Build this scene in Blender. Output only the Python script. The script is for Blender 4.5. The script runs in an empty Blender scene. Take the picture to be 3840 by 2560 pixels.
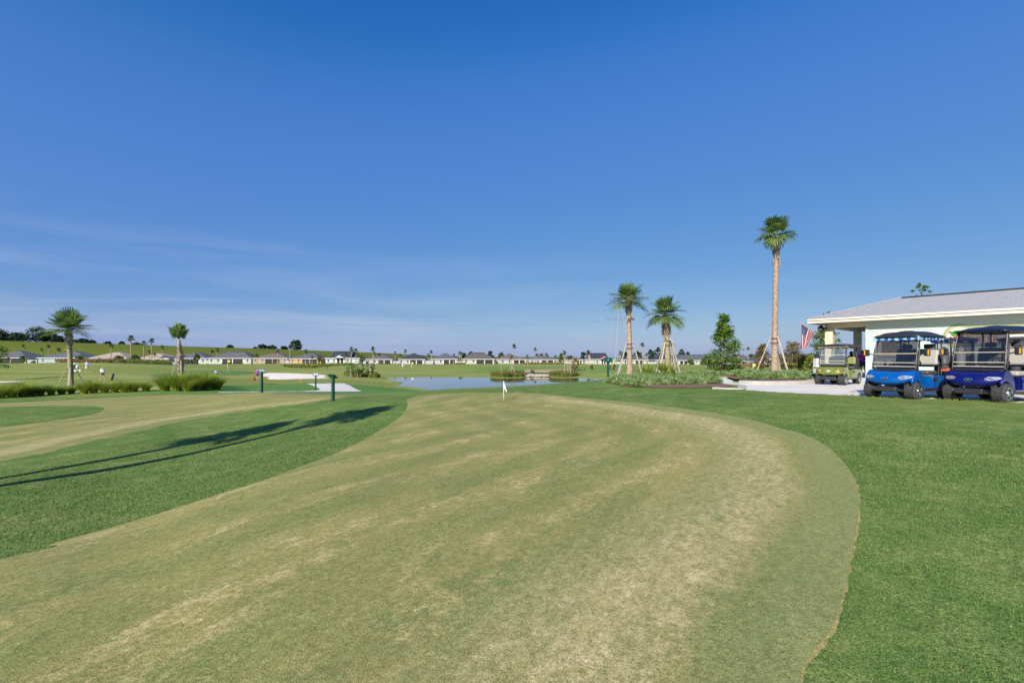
import bpy, bmesh, math, random
import numpy as np
from mathutils import Vector, Matrix, Quaternion
from mathutils.geometry import delaunay_2d_cdt
random.seed(7); rng = np.random.default_rng(7)
R = math.radians
S = bpy.context.scene
COL = S.collection

# ------------------------------------------------------------------ camera, sky, sun, exposure
F, CX, HY, EYE = 1707.0, 1920.0, 1340.0, 1.56
cam_d = bpy.data.cameras.new("camera"); cam = bpy.data.objects.new("camera", cam_d); COL.objects.link(cam)
cam.location = (0, 0, EYE); cam.rotation_euler = (R(90), 0, 0)
cam_d.sensor_width = 36; cam_d.lens = F/3840*36; cam_d.shift_y = 60/3840
cam_d.clip_start = 0.05; cam_d.clip_end = 9000
S.camera = cam
SUN_AZ = math.atan2(-0.46, -0.89); SUN_EL = R(31)
to_sun = Vector((math.sin(SUN_AZ)*math.cos(SUN_EL), math.cos(SUN_AZ)*math.cos(SUN_EL), math.sin(SUN_EL)))
sd = bpy.data.lights.new("sun", 'SUN'); sd.energy = 5.0; sd.angle = R(0.53); sd.color = (1, .92, .80)
sun = bpy.data.objects.new("sun", sd); COL.objects.link(sun)
sun.rotation_euler = to_sun.to_track_quat('Z', 'Y').to_euler(); sun.location = (-20, -40, 40)
w = bpy.data.worlds.new("World"); S.world = w; w.use_nodes = True
nt = w.node_tree; nt.nodes.clear(); N = nt.nodes.new; L = nt.links.new
out = N('ShaderNodeOutputWorld'); bg = N('ShaderNodeBackground'); sky = N('ShaderNodeTexSky'); SKYK = 0.105; EXPO = 0.55
sky.sky_type = 'NISHITA'; sky.sun_disc = False; sky.sun_elevation = SUN_EL; sky.sun_rotation = SUN_AZ % (2*math.pi)
sky.altitude = 0; sky.air_density = 1.0; sky.dust_density = 0.6; sky.ozone_density = 3.2
hs = N('ShaderNodeHueSaturation'); hs.inputs['Saturation'].default_value = 1.22; hs.inputs['Value'].default_value = SKYK
L(sky.outputs[0], hs.inputs['Color'])
# the photograph's colour rendering of the clear sky
cv = N('ShaderNodeRGBCurve')
for ch, pts in ((0, ((0, 0), (.038, .022), (.047, .050), (.06, .074), (.114, .110), (.314, .21), (.565, .332), (1, .5))), (1, ((0, 0), (.109, .137), (.147, .200), (.266, .272), (.52, .385), (.737, .474), (1, .6))), (2, ((0, 0), (.12, .25), (.279, .49), (.356, .605), (.546, .655), (.775, .69), (1, .76)))):
    c = cv.mapping.curves[ch]
    for i, p in enumerate(pts):
        if i == 0: c.points[0].location = p
        elif i == len(pts)-1: c.points[1 if len(c.points) == 2 else len(c.points)-1].location = p
        else: c.points.new(*p)
cv.mapping.update(); L(hs.outputs[0], cv.inputs[1])
# thin streaks of high cloud low in the sky
tc = N('ShaderNodeTexCoord'); sep = N('ShaderNodeSeparateXYZ'); L(tc.outputs['Generated'], sep.inputs[0])
def vmath(op, a, b=None, c=None):
    n = N('ShaderNodeMath'); n.operation = op; n.use_clamp = False
    for i, x in enumerate((a, b, c)):
        if x is None: continue
        if isinstance(x, (int, float)): n.inputs[i].default_value = x
        else: L(x, n.inputs[i])
    return n.outputs[0]
zc = vmath('MAXIMUM', sep.outputs[2], 0.02)
cmb = N('ShaderNodeCombineXYZ')
L(vmath('MULTIPLY', sep.outputs[0], 1.3), cmb.inputs[0]); L(vmath('MULTIPLY', vmath('ADD', sep.outputs[2], vmath('MULTIPLY', sep.outputs[0], -0.02)), 11.0), cmb.inputs[1]); L(vmath('MULTIPLY', sep.outputs[1], 1.3), cmb.inputs[2])
n1 = N('ShaderNodeTexNoise'); n1.inputs['Scale'].default_value = 1.5; n1.inputs['Detail'].default_value = 6; n1.inputs['Roughness'].default_value = .55; n1.inputs['Distortion'].default_value = .35
L(cmb.outputs[0], n1.inputs['Vector'])
mr = N('ShaderNodeMapRange'); mr.inputs[1].default_value = .42; mr.inputs[2].default_value = .72; L(n1.outputs[0], mr.inputs[0])
# clouds are confined to an altitude band and mostly lie to the left
b1 = N('ShaderNodeMapRange'); b1.inputs[1].default_value = .25; b1.inputs[2].default_value = .05; L(sep.outputs[2], b1.inputs[0])
b2 = N('ShaderNodeMapRange'); b2.inputs[1].default_value = .35; b2.inputs[2].default_value = -.6; b2.inputs[3].default_value = .12; L(sep.outputs[0], b2.inputs[0])
cl = vmath('MULTIPLY', vmath('MULTIPLY', mr.outputs[0], b1.outputs[0]), vmath('MULTIPLY', b2.outputs[0], .68))
mx = N('ShaderNodeMix'); mx.data_type = 'RGBA'; L(cl, mx.inputs[0]); L(cv.outputs[0], mx.inputs[6]); mx.inputs[7].default_value = (.56, .62, .76, 1)
sc_ = N('ShaderNodeVectorMath'); sc_.operation = 'SCALE'; sc_.inputs[3].default_value = 10.0; L(mx.outputs[2], sc_.inputs[0])
L(sc_.outputs[0], bg.inputs[0]); bg.inputs[1].default_value = 0.1/2**EXPO
L(bg.outputs[0], out.inputs[0])
S.view_settings.view_transform = 'Standard'; S.view_settings.look = 'None'; S.view_settings.gamma = 1
S.view_settings.use_curve_mapping = False; S.view_settings.exposure = EXPO
S.cycles.max_bounces = 6; S.cycles.transparent_max_bounces = 12; S.cycles.caustics_reflective = False; S.cycles.caustics_refractive = False

# ------------------------------------------------------------------ terrain
# (photo column, distance, height): surveyed heights of the ground
CT = []
def ct(px, *dz):
    for d, z in dz: CT.append((px, d, z))
ct(-900, (2, -.15), (6, -.6), (12, -.8), (22, -.9), (40, -.9), (90, .2), (150, -1), (300, -1.6), (900, -2))
ct(0, (2, -.04), (3.7, -.13), (6.9, -.42), (8.2, -.55), (9.4, -.6), (14.5, -.68), (21, -.80), (26, -.86), (36, -.9), (45, -1.0), (61, -1.3), (70, -.75), (100, .1), (120, .1), (160, -1), (255, -1.5), (900, -2))
ct(400, (2, -.03), (3.5, -.1), (5.5, -.28), (8, -.48), (11, -.55), (16, -.65), (24, -.76), (36, -.86), (48, -1.1), (61, -1.41), (71, -.75), (100, .05), (125, .1), (170, -1), (255, -1.8), (900, -2))
ct(700, (2, -.02), (4.4, -.08), (6.5, -.25), (9.5, -.47), (14, -.58), (20, -.66), (28, -.74), (36, -.72), (44, -.55), (60, -1.2), (80, -1.3), (120, -.8), (160, -.75), (200, -1.3), (255, -2), (900, -2))
ct(980, (2, 0), (5.6, -.04), (9, -.25), (13, -.45), (19, -.5), (26, -.42), (33, -.84), (48, -1.3), (71, -1.9), (102, -1.9), (140, -1.5), (160, -1.6), (255, -2), (900, -2))
ct(1250, (3, 0), (7, -.02), (11, -.17), (15, -.2), (18, -.16), (24, -.5), (32, -.84), (48, -1.25), (71, -1.9), (102, -2), (140, -1.6), (170, -1.7), (255, -2), (900, -2))
ct(1500, (3, 0), (9, 0), (13, -.04), (17, -.02), (22, -.2), (28, -.65), (34, -1.0), (42, -1.5), (60, -2.4), (80, -2.7), (100, -2.2), (136, -1.7), (180, -1.6), (255, -2), (900, -2))
ct(1660, (3, 0), (12, .01), (19, 0), (24, -.09), (34, -.9), (45, -1.9), (58, -2.8), (90, -2.8), (110, -2.0), (150, -1.7), (255, -2), (900, -2))
ct(1900, (2, 0), (6, .0), (12, .01), (19, .04), (24, .05), (32, -.7), (45, -2.2), (58, -2.8), (90, -2.8), (110, -1.9), (150, -1.7), (255, -2), (900, -2))
ct(2110, (2, 0), (6, 0), (12, .03), (19, .13), (24, .2), (32, -.4), (45, -2.1), (58, -2.8), (90, -2.8), (112, -1.9), (150, -1.8), (255, -2), (900, -2))
ct(2300, (3, 0), (10, .03), (17, .2), (23, .33), (30, .15), (40, -1.2), (58, -2.6), (85, -2.6), (105, -1.9), (150, -1.8), (255, -2), (900, -2))
ct(2500, (2, 0), (5, .0), (10, .06), (15, .24), (19, .31), (24, .35), (30, .40), (36, .2), (50, -1), (80, -1.7), (105, -1.7), (150, -1.9), (255, -2.1), (900, -2))
ct(2750, (3, 0), (7, .05), (12, .26), (18, .38), (24, .38), (34, .4), (44, .1), (70, -.8), (100, -.9), (150, -1.3), (255, -2), (900, -2))
ct(3100, (2, 0), (4, 0), (6, .06), (10, .27), (15, .40), (22, .37), (35, .37), (60, .2), (100, -.5), (150, -1), (255, -2), (900, -2))
ct(3500, (2, 0), (4, .05), (7, .2), (12, .40), (18, .37), (40, .37), (80, .2), (150, -.6), (255, -1.5), (900, -2))
ct(3900, (2, .02), (4, .07), (7, .26), (11, .41), (15, .37), (40, .37), (80, .2), (150, -.6), (900, -2))
ct(5200, (2, .04), (5, .2), (10, .40), (20, .37), (50, .3), (150, -.6), (900, -2))
_c = np.array(CT, float)
_xy = np.stack([(_c[:, 0]-CX)/F*_c[:, 1], _c[:, 1]], 1)
def _feat(x, y):
    r = np.hypot(x, y); th = np.arctan2(x, y)
    return np.stack([np.clip(th, -1.15, 1.15)*2.6, np.log(np.maximum(r, 1.2))*1.25], -1)
_cf = _feat(_xy[:, 0], _xy[:, 1])
def _phi(D): return np.sqrt(D*D+0.01)
_D = np.linalg.norm(_cf[:, None]-_cf[None], axis=-1)
_A = _phi(_D)+np.eye(len(_cf))*-0.02
_W = np.linalg.solve(_A, _c[:, 2]-_c[:, 2].mean())
_M = _c[:, 2].mean()
def ray(px, py, z): d = (EYE-z)*F/(py-HY); return ((px-CX)/F*d, d)
def in_poly(x, y, poly):
    p = np.asarray(poly); n = len(p); ins = np.zeros(x.shape, bool)
    for i in range(n):
        x1, y1 = p[i]; x2, y2 = p[(i+1) % n]
        c = ((y1 > y) != (y2 > y)) & (x < (x2-x1)*(y-y1)/((y2-y1) if y2 != y1 else 1e-9)+x1)
        ins ^= c
    return ins
def dist_poly(x, y, poly):
    p = np.asarray(poly); best = np.full(x.shape, 1e9)
    for i in range(len(p)):
        a = p[i]; b = p[(i+1) % len(p)]; ab = b-a; l2 = (ab**2).sum()+1e-12
        t = np.clip(((x-a[0])*ab[0]+(y-a[1])*ab[1])/l2, 0, 1)
        best = np.minimum(best, np.hypot(x-a[0]-t*ab[0], y-a[1]-t*ab[1]))
    return best
WATER = -2.5; PAD = .37
pond_px = [(1425, 1415), (1445, 1419), (1480, 1425.5), (1502, 1431), (1512, 1435), (1505, 1439.5), (1483, 1445), (1549, 1451), (1621, 1462), (1700, 1476), (1900, 1486), (2200, 1480), (2400, 1430), (2330, 1424), (2290, 1421.5), (2230, 1418), (2170, 1416.5), (2120, 1418), (2070, 1416.5), (2058, 1410.5), (1970, 1410.5), (1962, 1416.5), (1900, 1419), (1850, 1417), (1835, 1414.3), (1600, 1413.8)]
pond = [ray(a, b, WATER) for a, b in pond_px]
C0 = Vector((20.4, 26.2, 0)); U = Vector((-.6396, .7688, 0)); V = Vector((.7688, .6396, 0))
pad_px = [(2600, 1430), (2690, 1436), (2790, 1445), (2796, 1458), (2797, 1462), (2940, 1472), (3100, 1480), (3250, 1488), (3500, 1500), (3840, 1517), (4300, 1545)]
pad = [ray(a, b, PAD) for a, b in pad_px] + [(30, 10), (34, 24), (40, 44), (29, 46)] + [ray(a, b, PAD) for a, b in [(3120, 1406), (3075, 1424), (3070, 1436), (3052, 1440), (2980, 1441), (2840, 1441), (2800, 1437), (2745, 1432), (2760, 1418), (2730, 1413), (2650, 1415), (2590, 1418)]]
def smooth(t): t = np.clip(t, 0, 1); return t*t*(3-2*t)
def hgt(x, y):
    x = np.asarray(x, float); y = np.asarray(y, float); shp = x.shape
    x = x.ravel(); y = y.ravel()
    f = _feat(x, y); z = np.empty(len(x))
    for i in range(0, len(x), 20000):
        D = np.linalg.norm(f[i:i+20000, None]-_cf[None], axis=-1)
        z[i:i+20000] = _phi(D)@_W+_M
    r = np.hypot(x, y)
    back = smooth((np.abs(np.arctan2(x, y))-1.2)/.5); z = z*(1-back)
    z = z*smooth((r-.8)/1.5)
    # gentle natural roll on the far fairways
    z = z+smooth((r-60)/40)*(.16*np.sin(x*.055+1.3*np.sin(y*.03))+.12*np.sin(y*.09+x*.02))*smooth((400-r)/100)
    m = (y > 40) & (y < 130) & (np.abs(x) < 80)
    if m.any():
        xs, ys = x[m], y[m]; ins = in_poly(xs, ys, pond); dd = dist_poly(xs, ys, pond)
        zi = WATER-np.minimum(.7, .25*dd)
        zo = np.maximum(z[m], WATER+.02); zo = np.minimum(zo, np.maximum(WATER+.38*dd+.03, z[m]*0+WATER+.03) if True else zo)
        z[m] = np.where(ins, zi, zo)
    m = (y > 6) & (y < 60) & (x > 4)
    if m.any():
        xs, ys = x[m], y[m]; ins = in_poly(xs, ys, pad); dd = dist_poly(xs, ys, pad)
        z[m] = np.where(ins, z[m]*(1-smooth(dd/.1))+(PAD-.05)*smooth(dd/.1), z[m])
    return z.reshape(shp)
_ds = np.exp(np.linspace(math.log(1.2), math.log(1400), 3000))
def T(px, py):
    """ground point seen at a photo position"""
    x = (px-CX)/F*_ds; z = EYE+(HY-py)/F*_ds; h = hgt(x, _ds)
    i = np.argmax(h >= z)
    if h[i] < z[i]: i = len(_ds)-1
    if i > 0:
        a = z[i-1]-h[i-1]; b = h[i]-z[i]; t = a/(a+b+1e-9); d = _ds[i-1]*(1-t)+_ds[i]*t
    else: d = _ds[0]
    x = (px-CX)/F*d
    return Vector((x, d, float(hgt(np.array([x]), np.array([d]))[0])))
def H1(x, y): return float(hgt(np.array([x]), np.array([y]))[0])
def GD(px, d): x = (px-CX)/F*d; return Vector((x, d, H1(x, d)))

# ------------------------------------------------------------------ helpers
def tag(o, label=None, cat=None, group=None, kind=None):
    if label: o['label'] = label
    if cat: o['category'] = cat
    if group: o['group'] = group
    if kind: o['kind'] = kind
    return o
def thing(name, label, cat, loc=(0, 0, 0), rz=0, group=None):
    o = bpy.data.objects.new(name, None); COL.objects.link(o); o.location = loc; o.rotation_euler = (0, 0, rz); o.empty_display_size = .2
    return tag(o, label, cat, group)
def copy_tree(o, parent=None):
    c = o.copy(); COL.objects.link(c)
    if parent is not None: c.parent = parent
    for ch in list(o.children): copy_tree(ch, c)
    return c
class MB:
    def __init__(s): s.v = []; s.f = []; s.n = 0
    def add(s, vs, fs):
        vs = np.asarray(vs, float).reshape(-1, 3); s.v.append(vs); b = s.n
        s.f += [tuple(i+b for i in f) for f in fs]; s.n += len(vs); return s
    def box(s, c, d, rz=0, M=None):
        x, y, z = [k/2 for k in d]
        p = np.array([(-x, -y, -z), (x, -y, -z), (x, y, -z), (-x, y, -z), (-x, -y, z), (x, -y, z), (x, y, z), (-x, y, z)])
        if rz: cs, sn = math.cos(rz), math.sin(rz); p = np.stack([p[:, 0]*cs-p[:, 1]*sn, p[:, 0]*sn+p[:, 1]*cs, p[:, 2]], 1)
        if M is not None: p = p@np.array(M.to_3x3()).T
        return s.add(p+np.array(c), [(0, 3, 2, 1), (4, 5, 6, 7), (0, 1, 5, 4), (1, 2, 6, 5), (2, 3, 7, 6), (3, 0, 4, 7)])
    def tube(s, pts, r, k=8, cap=True):
        pts = [Vector(p) for p in pts]; n = len(pts)
        rs = r if hasattr(r, '__len__') else [r]*n
        vs = []; prev = None
        for i, p in enumerate(pts):
            t = (pts[min(i+1, n-1)]-pts[max(i-1, 0)]).normalized()
            a = prev if prev is not None else (Vector((1, 0, 0)) if abs(t.x) < .8 else Vector((0, 1, 0)))
            a = (a-t*a.dot(t)).normalized(); prev = a; b = t.cross(a)
            for j in range(k):
                q = 2*math.pi*j/k; vs.append(p+(a*math.cos(q)+b*math.sin(q))*rs[i])
        fs = [(i*k+j, i*k+(j+1) % k, (i+1)*k+(j+1) % k, (i+1)*k+j) for i in range(n-1) for j in range(k)]
        if cap: fs += [tuple(range(k))[::-1], tuple((n-1)*k+j for j in range(k))]
        return s.add([tuple(v) for v in vs], fs)
    def quads(s, A):
        A = np.asarray(A); n, k = A.shape[:2]; b = s.n
        s.v.append(A.reshape(-1, 3)); s.f += [tuple(range(b+i*k, b+i*k+k)) for i in range(n)]; s.n += n*k; return s
    def prism(s, poly, axis, a, b):
        """extrude a 2D outline between a and b along axis ('x','y','z')"""
        n = len(poly); vs = []
        for t in (a, b):
            for p, q in poly: vs.append({'x': (t, p, q), 'y': (p, t, q), 'z': (p, q, t)}[axis])
        fs = [tuple(range(n)), tuple(range(n, 2*n))[::-1]]+[(i, i+n, (i+1) % n+n, (i+1) % n) for i in range(n)]
        return s.add(vs, fs)
    def grid(s, G):
        G = np.asarray(G); a, b = G.shape[:2]
        return s.add(G.reshape(-1, 3), [(i*b+j, i*b+j+1, (i+1)*b+j+1, (i+1)*b+j) for i in range(a-1) for j in range(b-1)])
    def sphere(s, c, r, u=12, v=8):
        r = r if hasattr(r, '__len__') else (r, r, r)
        G = [[(c[0]+r[0]*math.sin(math.pi*i/v)*math.cos(2*math.pi*j/u), c[1]+r[1]*math.sin(math.pi*i/v)*math.sin(2*math.pi*j/u), c[2]+r[2]*math.cos(math.pi*i/v)) for j in range(u+1)] for i in range(v+1)]
        return s.grid(G)
    def build(s, name, mat, parent=None, smooth=False, bev=0, fix=True):
        me = bpy.data.meshes.new(name); vs = np.concatenate(s.v) if s.v else np.zeros((0, 3))
        me.from_pydata(vs.tolist(), [], s.f)
        if fix and len(s.f) < 6000:
            bm = bmesh.new(); bm.from_mesh(me); bmesh.ops.remove_doubles(bm, verts=bm.verts, dist=1e-5)
            bmesh.ops.recalc_face_normals(bm, faces=bm.faces); bm.to_mesh(me); bm.free()
        if smooth: me.polygons.foreach_set('use_smooth', [True]*len(me.polygons))
        me.update(); o = bpy.data.objects.new(name, me); COL.objects.link(o)
        for m in (mat if isinstance(mat, (list, tuple)) else [mat]): me.materials.append(m)
        if parent is not None: o.parent = parent
        if bev:
            md = o.modifiers.new('bevel', 'BEVEL'); md.width = bev; md.segments = 2; md.limit_method = 'ANGLE'; md.angle_limit = R(35)
            md.harden_normals = False
        return o
# ------------------------------------------------------------------ materials
class NT:
    def __init__(s, name):
        s.m = bpy.data.materials.new(name); s.m.use_nodes = True; s.t = s.m.node_tree; s.t.nodes.clear()
        s.o = s.n('ShaderNodeOutputMaterial'); s.b = s.n('ShaderNodeBsdfPrincipled'); s.l(s.b.outputs[0], s.o.inputs[0])
    def n(s, t): return s.t.nodes.new(t)
    def l(s, a, b): s.t.links.new(a, b)
    def pos(s): return s.n('ShaderNodeNewGeometry').outputs['Position']
    def obj(s): return s.n('ShaderNodeTexCoord').outputs['Object']
    def noise(s, v, sc, det=3, rough=.5, dist=0):
        n = s.n('ShaderNodeTexNoise'); n.inputs['Scale'].default_value = sc; n.inputs['Detail'].default_value = det
        n.inputs['Roughness'].default_value = rough; n.inputs['Distortion'].default_value = dist; s.l(v, n.inputs['Vector']); return n.outputs[0]
    def mapv(s, v, sc=(1, 1, 1), rot=(0, 0, 0), loc=(0, 0, 0)):
        n = s.n('ShaderNodeMapping'); n.inputs['Scale'].default_value = sc; n.inputs['Rotation'].default_value = rot; n.inputs['Location'].default_value = loc
        s.l(v, n.inputs['Vector']); return n.outputs[0]
    def rng(s, v, a, b, c=0, d=1):
        n = s.n('ShaderNodeMapRange'); s.l(v, n.inputs[0])
        for i, k in enumerate((a, b, c, d)): n.inputs[i+1].default_value = k
        return n.outputs[0]
    def mix(s, f, a, b, mode='MIX'):
        n = s.n('ShaderNodeMix'); n.data_type = 'RGBA'; n.blend_type = mode
        for i, k in ((0, f), (6, a), (7, b)):
            if isinstance(k, (int, float)): n.inputs[i].default_value = k
            elif isinstance(k, tuple): n.inputs[i].default_value = (*k[:3], 1)
            else: s.l(k, n.inputs[i])
        return n.outputs[2]
    def math(s, op, a, b=0):
        n = s.n('ShaderNodeMath'); n.operation = op
        for i, k in enumerate((a, b)):
            if isinstance(k, (int, float)): n.inputs[i].default_value = k
            else: s.l(k, n.inputs[i])
        return n.outputs[0]
    def bump(s, h, st=.3, dist=.02):
        n = s.n('ShaderNodeBump'); n.inputs['Strength'].default_value = st; n.inputs['Distance'].default_value = dist; s.l(h, n.inputs['Height']); s.l(n.outputs[0], s.b.inputs['Normal'])
    def col(s, c):
        if isinstance(c, tuple): s.b.inputs['Base Color'].default_value = (*c, 1)
        else: s.l(c, s.b.inputs['Base Color'])
    def set(s, rough=.6, metal=0, spec=.5, coat=0):
        s.b.inputs['Roughness'].default_value = rough; s.b.inputs['Metallic'].default_value = metal
        s.b.inputs['Specular IOR Level'].default_value = spec; s.b.inputs['Coat Weight'].default_value = coat; s.b.inputs['Coat Roughness'].default_value = .05
def simple(name, c, rough=.6, metal=0, var=.12, sc=6, spec=.4, coat=0, bump=0, bsc=60, world=False):
    q = NT(name); v = q.pos() if world else q.obj(); n = q.noise(v, sc, 4)
    q.col(q.mix(q.rng(n, .3, .7), tuple(k*(1-var) for k in c), tuple(min(1, k*(1+var)) for k in c))); q.set(rough, metal, spec, coat)
    if bump: q.bump(q.noise(v, bsc, 3), bump, .01)
    return q.m
def grass_mat(name, dark, mid, light, dry, dryamt=.25, fine=140, stripe=None, tone=False, bumps=.5):
    q = NT(name); p = q.pos(); p = q.mapv(p, (1, 1, .4))
    big = q.noise(p, .35, 4, .6, .6); md = q.noise(p, 2.2, 4, .6, .4); sm = q.noise(p, 17, 4, .65); fi = q.noise(p, fine, 2, .7)
    base = q.mix(q.rng(md, .38, .62), mid, light)
    base = q.mix(q.rng(big, .35, .68, 0, .6), base, dark)
    drym = q.math('MULTIPLY', q.rng(q.noise(q.mapv(p, (1, 1, 1), (0, 0, .3), (31, 7, 0)), 1.1, 5, .7, .5), .52, .74), q.rng(sm, .3, .62))
    base = q.mix(q.math('MULTIPLY', drym, dryamt), base, dry)
    if tone:
        at = q.n('ShaderNodeAttribute'); at.attribute_name = 'tone'
        farc = q.mix(q.rng(q.noise(q.mapv(p, (.25, 1, 1)), .12, 4, .6, .5), .38, .62), (.165, .205, .045), (.245, .265, .085))
        base = q.mix(at.outputs['Fac'], base, farc)
        a2 = q.n('ShaderNodeAttribute'); a2.attribute_name = 'bright'
        base = q.mix(a2.outputs['Fac'], base, (.07, .19, .045))
        a3 = q.n('ShaderNodeAttribute'); a3.attribute_name = 'dull'
        base = q.mix(a3.outputs['Fac'], base, (.17, .2, .085))
    f2 = q.rng(fi, .28, .72, .35, 1.75); f3 = q.rng(sm, .3, .7, .68, 1.34)
    m = q.math('MULTIPLY', f2, f3)
    cc = q.n('ShaderNodeCombineColor'); 
    for i in range(3): q.l(m, cc.inputs[i])
    q.col(q.mix(1.0, base, cc.outputs[0], 'MULTIPLY'))
    q.set(.9, 0, .04)
    q.bump(q.math('ADD', fi, q.math('MULTIPLY', sm, .8)), bumps, .012)
    return q.m
M = {}
M['lawn'] = grass_mat('lawn_grass', (.060, .125, .026), (.088, .162, .036), (.150, .210, .060), (.34, .30, .13), .75, 70, tone=True, bumps=.8)
def green_mat():
    q = NT('putting_turf'); p = q.pos()
    wv = q.noise(q.mapv(p, (1, 1, 0)), .22, 3, .5); 
    # mowing passes run diagonally away from the viewer, slightly wandering
    add = q.n('ShaderNodeVectorMath'); add.operation = 'ADD'; q.l(p, add.inputs[0])
    c3 = q.n('ShaderNodeCombineXYZ'); q.l(q.math('MULTIPLY', q.math('SUBTRACT', wv, .5), 2.0), c3.inputs[0]); q.l(c3.outputs[0], add.inputs[1])
    st = q.noise(q.mapv(add.outputs[0], (1.5, .26, 1), (0, 0, R(-33))), 1.0, 5, .6, .3)
    st = q.noise(q.mapv(q.mapv(add.outputs[0], (1, 1, 0), (0, 0, R(33))), (1.6, .25, 1)), 1.0, 5, .62, .25)
    pt = q.noise(q.mapv(q.mapv(p, (1, 1, 0), (0, 0, R(33))), (1.5, .7, 1), (0, 0, 0), (9, 4, 0)), 2.3, 6, .72, .3)
    sm = q.noise(p, 26, 5, .75); fi = q.noise(p, 120, 3, .75); mf = q.noise(q.mapv(q.mapv(p, (1, 1, 0), (0, 0, R(33))), (1.6, .8, 1)), 6.5, 5, .75, .2)
    a = q.mix(q.rng(st, .40, .60), (.172, .205, .072), (.285, .265, .100))
    a = q.mix(q.rng(mf, .35, .65, 0, .55), a, (.335, .285, .10))
    dry = q.math('MULTIPLY', q.rng(q.math('ADD', pt, q.math('MULTIPLY', mf, .5)), .74, .90), q.rng(q.math('ADD', st, q.math('MULTIPLY', sm, .8)), .80, 1.12))
    a = q.mix(q.math('MULTIPLY', dry, 1.0), a, (.54, .44, .23))
    dk = q.math('MULTIPLY', q.rng(q.noise(q.mapv(p, (1, 1, 0), (0, 0, .6), (3, 8, 0)), 1.1, 5, .7, .3), .50, .72), q.rng(mf, .62, .36))
    a = q.mix(q.math('MULTIPLY', dk, .75), a, (.085, .15, .045))
    br = q.math('MULTIPLY', q.rng(q.noise(q.mapv(p, (1, 1, 0), (0, 0, 1.6), (13, 8, 0)), 1.6, 5, .75, .4), .55, .75), q.rng(sm, .4, .6))
    a = q.mix(q.math('MULTIPLY', br, .45), a, (.30, .20, .10))
    at = q.n('ShaderNodeAttribute'); at.attribute_name = 'lane'; ar = q.n('ShaderNodeAttribute'); ar.attribute_name = 'rim'
    ln = q.math('ADD', at.outputs['Fac'], q.math('MULTIPLY', q.math('SUBTRACT', wv, .5), .5)); rm = q.math('ADD', ar.outputs['Fac'], q.math('MULTIPLY', q.math('SUBTRACT', mf, .5), .35))
    # mowing passes parallel to the right hand edge
    mow = q.rng(q.math('SINE', q.math('MULTIPLY', ln, 5.2)), -.7, .7)
    a = q.mix(q.math('MULTIPLY', mow, q.rng(pt, .3, .7, .15, .75)), a, (.165, .200, .060))
    # a greener clean up lap just inside the edge, then a worn pale lap
    worn = q.math('MULTIPLY', q.math('MULTIPLY', q.rng(ln, .45, .75), q.rng(ln, 1.9, 1.2)), q.rng(mf, .30, .62))
    a = q.mix(q.math('MULTIPLY', worn, .58), a, (.49, .42, .225))
    lap = q.rng(rm, .60, .30)
    a = q.mix(q.math('MULTIPLY', lap, q.rng(ln, 1.2, .7, .15, .6)), a, (.215, .245, .10))
    m = q.math('MULTIPLY', q.rng(fi, .27, .73, .30, 1.75), q.rng(sm, .3, .7, .70, 1.32))
    cc = q.n('ShaderNodeCombineColor')
    for i in range(3): q.l(m, cc.inputs[i])
    q.col(q.mix(1.0, a, cc.outputs[0], 'MULTIPLY')); q.set(.9, 0, .04)
    q.bump(q.math('ADD', fi, q.math('MULTIPLY', sm, .6)), .6, .010); return q.m
M['green'] = green_mat()
M['edge'] = grass_mat('scalped_edge', (.20, .20, .075), (.28, .245, .10), (.34, .28, .13), (.26, .17, .08), .4, 90)
M['fargreen'] = grass_mat('far_putting_turf', (.09, .17, .055), (.11, .19, .065), (.13, .2, .075), (.2, .2, .1), .1, 60)
M['hill'] = grass_mat('hill_grass', (.075, .105, .014), (.095, .125, .018), (.12, .14, .026), (.17, .145, .05), .6, 3, bumps=.1)
M['concrete'] = simple('concrete', (.61, .585, .53), .85, var=.10, sc=1.3, bump=.15, bsc=40, world=True)
M['kerb'] = simple('kerb_concrete', (.38, .365, .325), .85, var=.12, sc=3, bump=.2, bsc=40, world=True)
M['sand'] = simple('bunker_sand', (.72, .66, .56), .95, var=.06, sc=.6, bump=.4, bsc=3, world=True)
M['mulch'] = simple('bark_mulch', (.17, .095, .065), .95, var=.5, sc=28, bump=.9, bsc=45, world=True)
M['rock'] = simple('rock', (.33, .30, .25), .9, var=.2, sc=3, bump=.5, bsc=8)
M['white'] = simple('white_paint', (.66, .66, .64), .5, var=.04, sc=4)
M['cream'] = simple('cream_trim', (.60, .56, .47), .55, var=.03, sc=3)
M['pillar'] = simple('beige_pillar_paint', (.55, .49, .37), .6, var=.05, sc=3)
M['soffit'] = simple('soffit_paint', (.60, .54, .40), .7, var=.05, sc=3)
M['siding'] = simple('pale_aqua_siding', (.41, .49, .475), .6, var=.04, sc=1.5)
M['black'] = simple('black_plastic', (.022, .024, .028), .45, var=.2, sc=8)
M['rubber'] = simple('tyre_rubber', (.045, .045, .048), .85, var=.3, sc=20)
M['metal'] = simple('brushed_steel', (.55, .56, .58), .3, 1.0, var=.1)
M['chrome'] = simple('chrome', (.8, .8, .82), .12, 1.0, var=.03)
M['wood'] = simple('weathered_wood', (.40, .36, .31), .85, var=.25, sc=9, bump=.3, bsc=30)
M['darkwood'] = simple('dark_timber', (.07, .05, .04), .8, var=.3, sc=6)
M['deck'] = simple('bridge_timber', (.27, .21, .15), .85, var=.2, sc=5)
M['signgreen'] = simple('dark_green_paint', (.009, .065, .048), .35, var=.1, sc=4)
M['orange'] = simple('orange_plastic', (.85, .16, .05), .5, var=.05)
M['red'] = simple('red_fabric', (.65, .03, .02), .7, var=.1)
M['yellow'] = simple('yellow_fabric', (.75, .75, .05), .7, var=.05)
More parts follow.
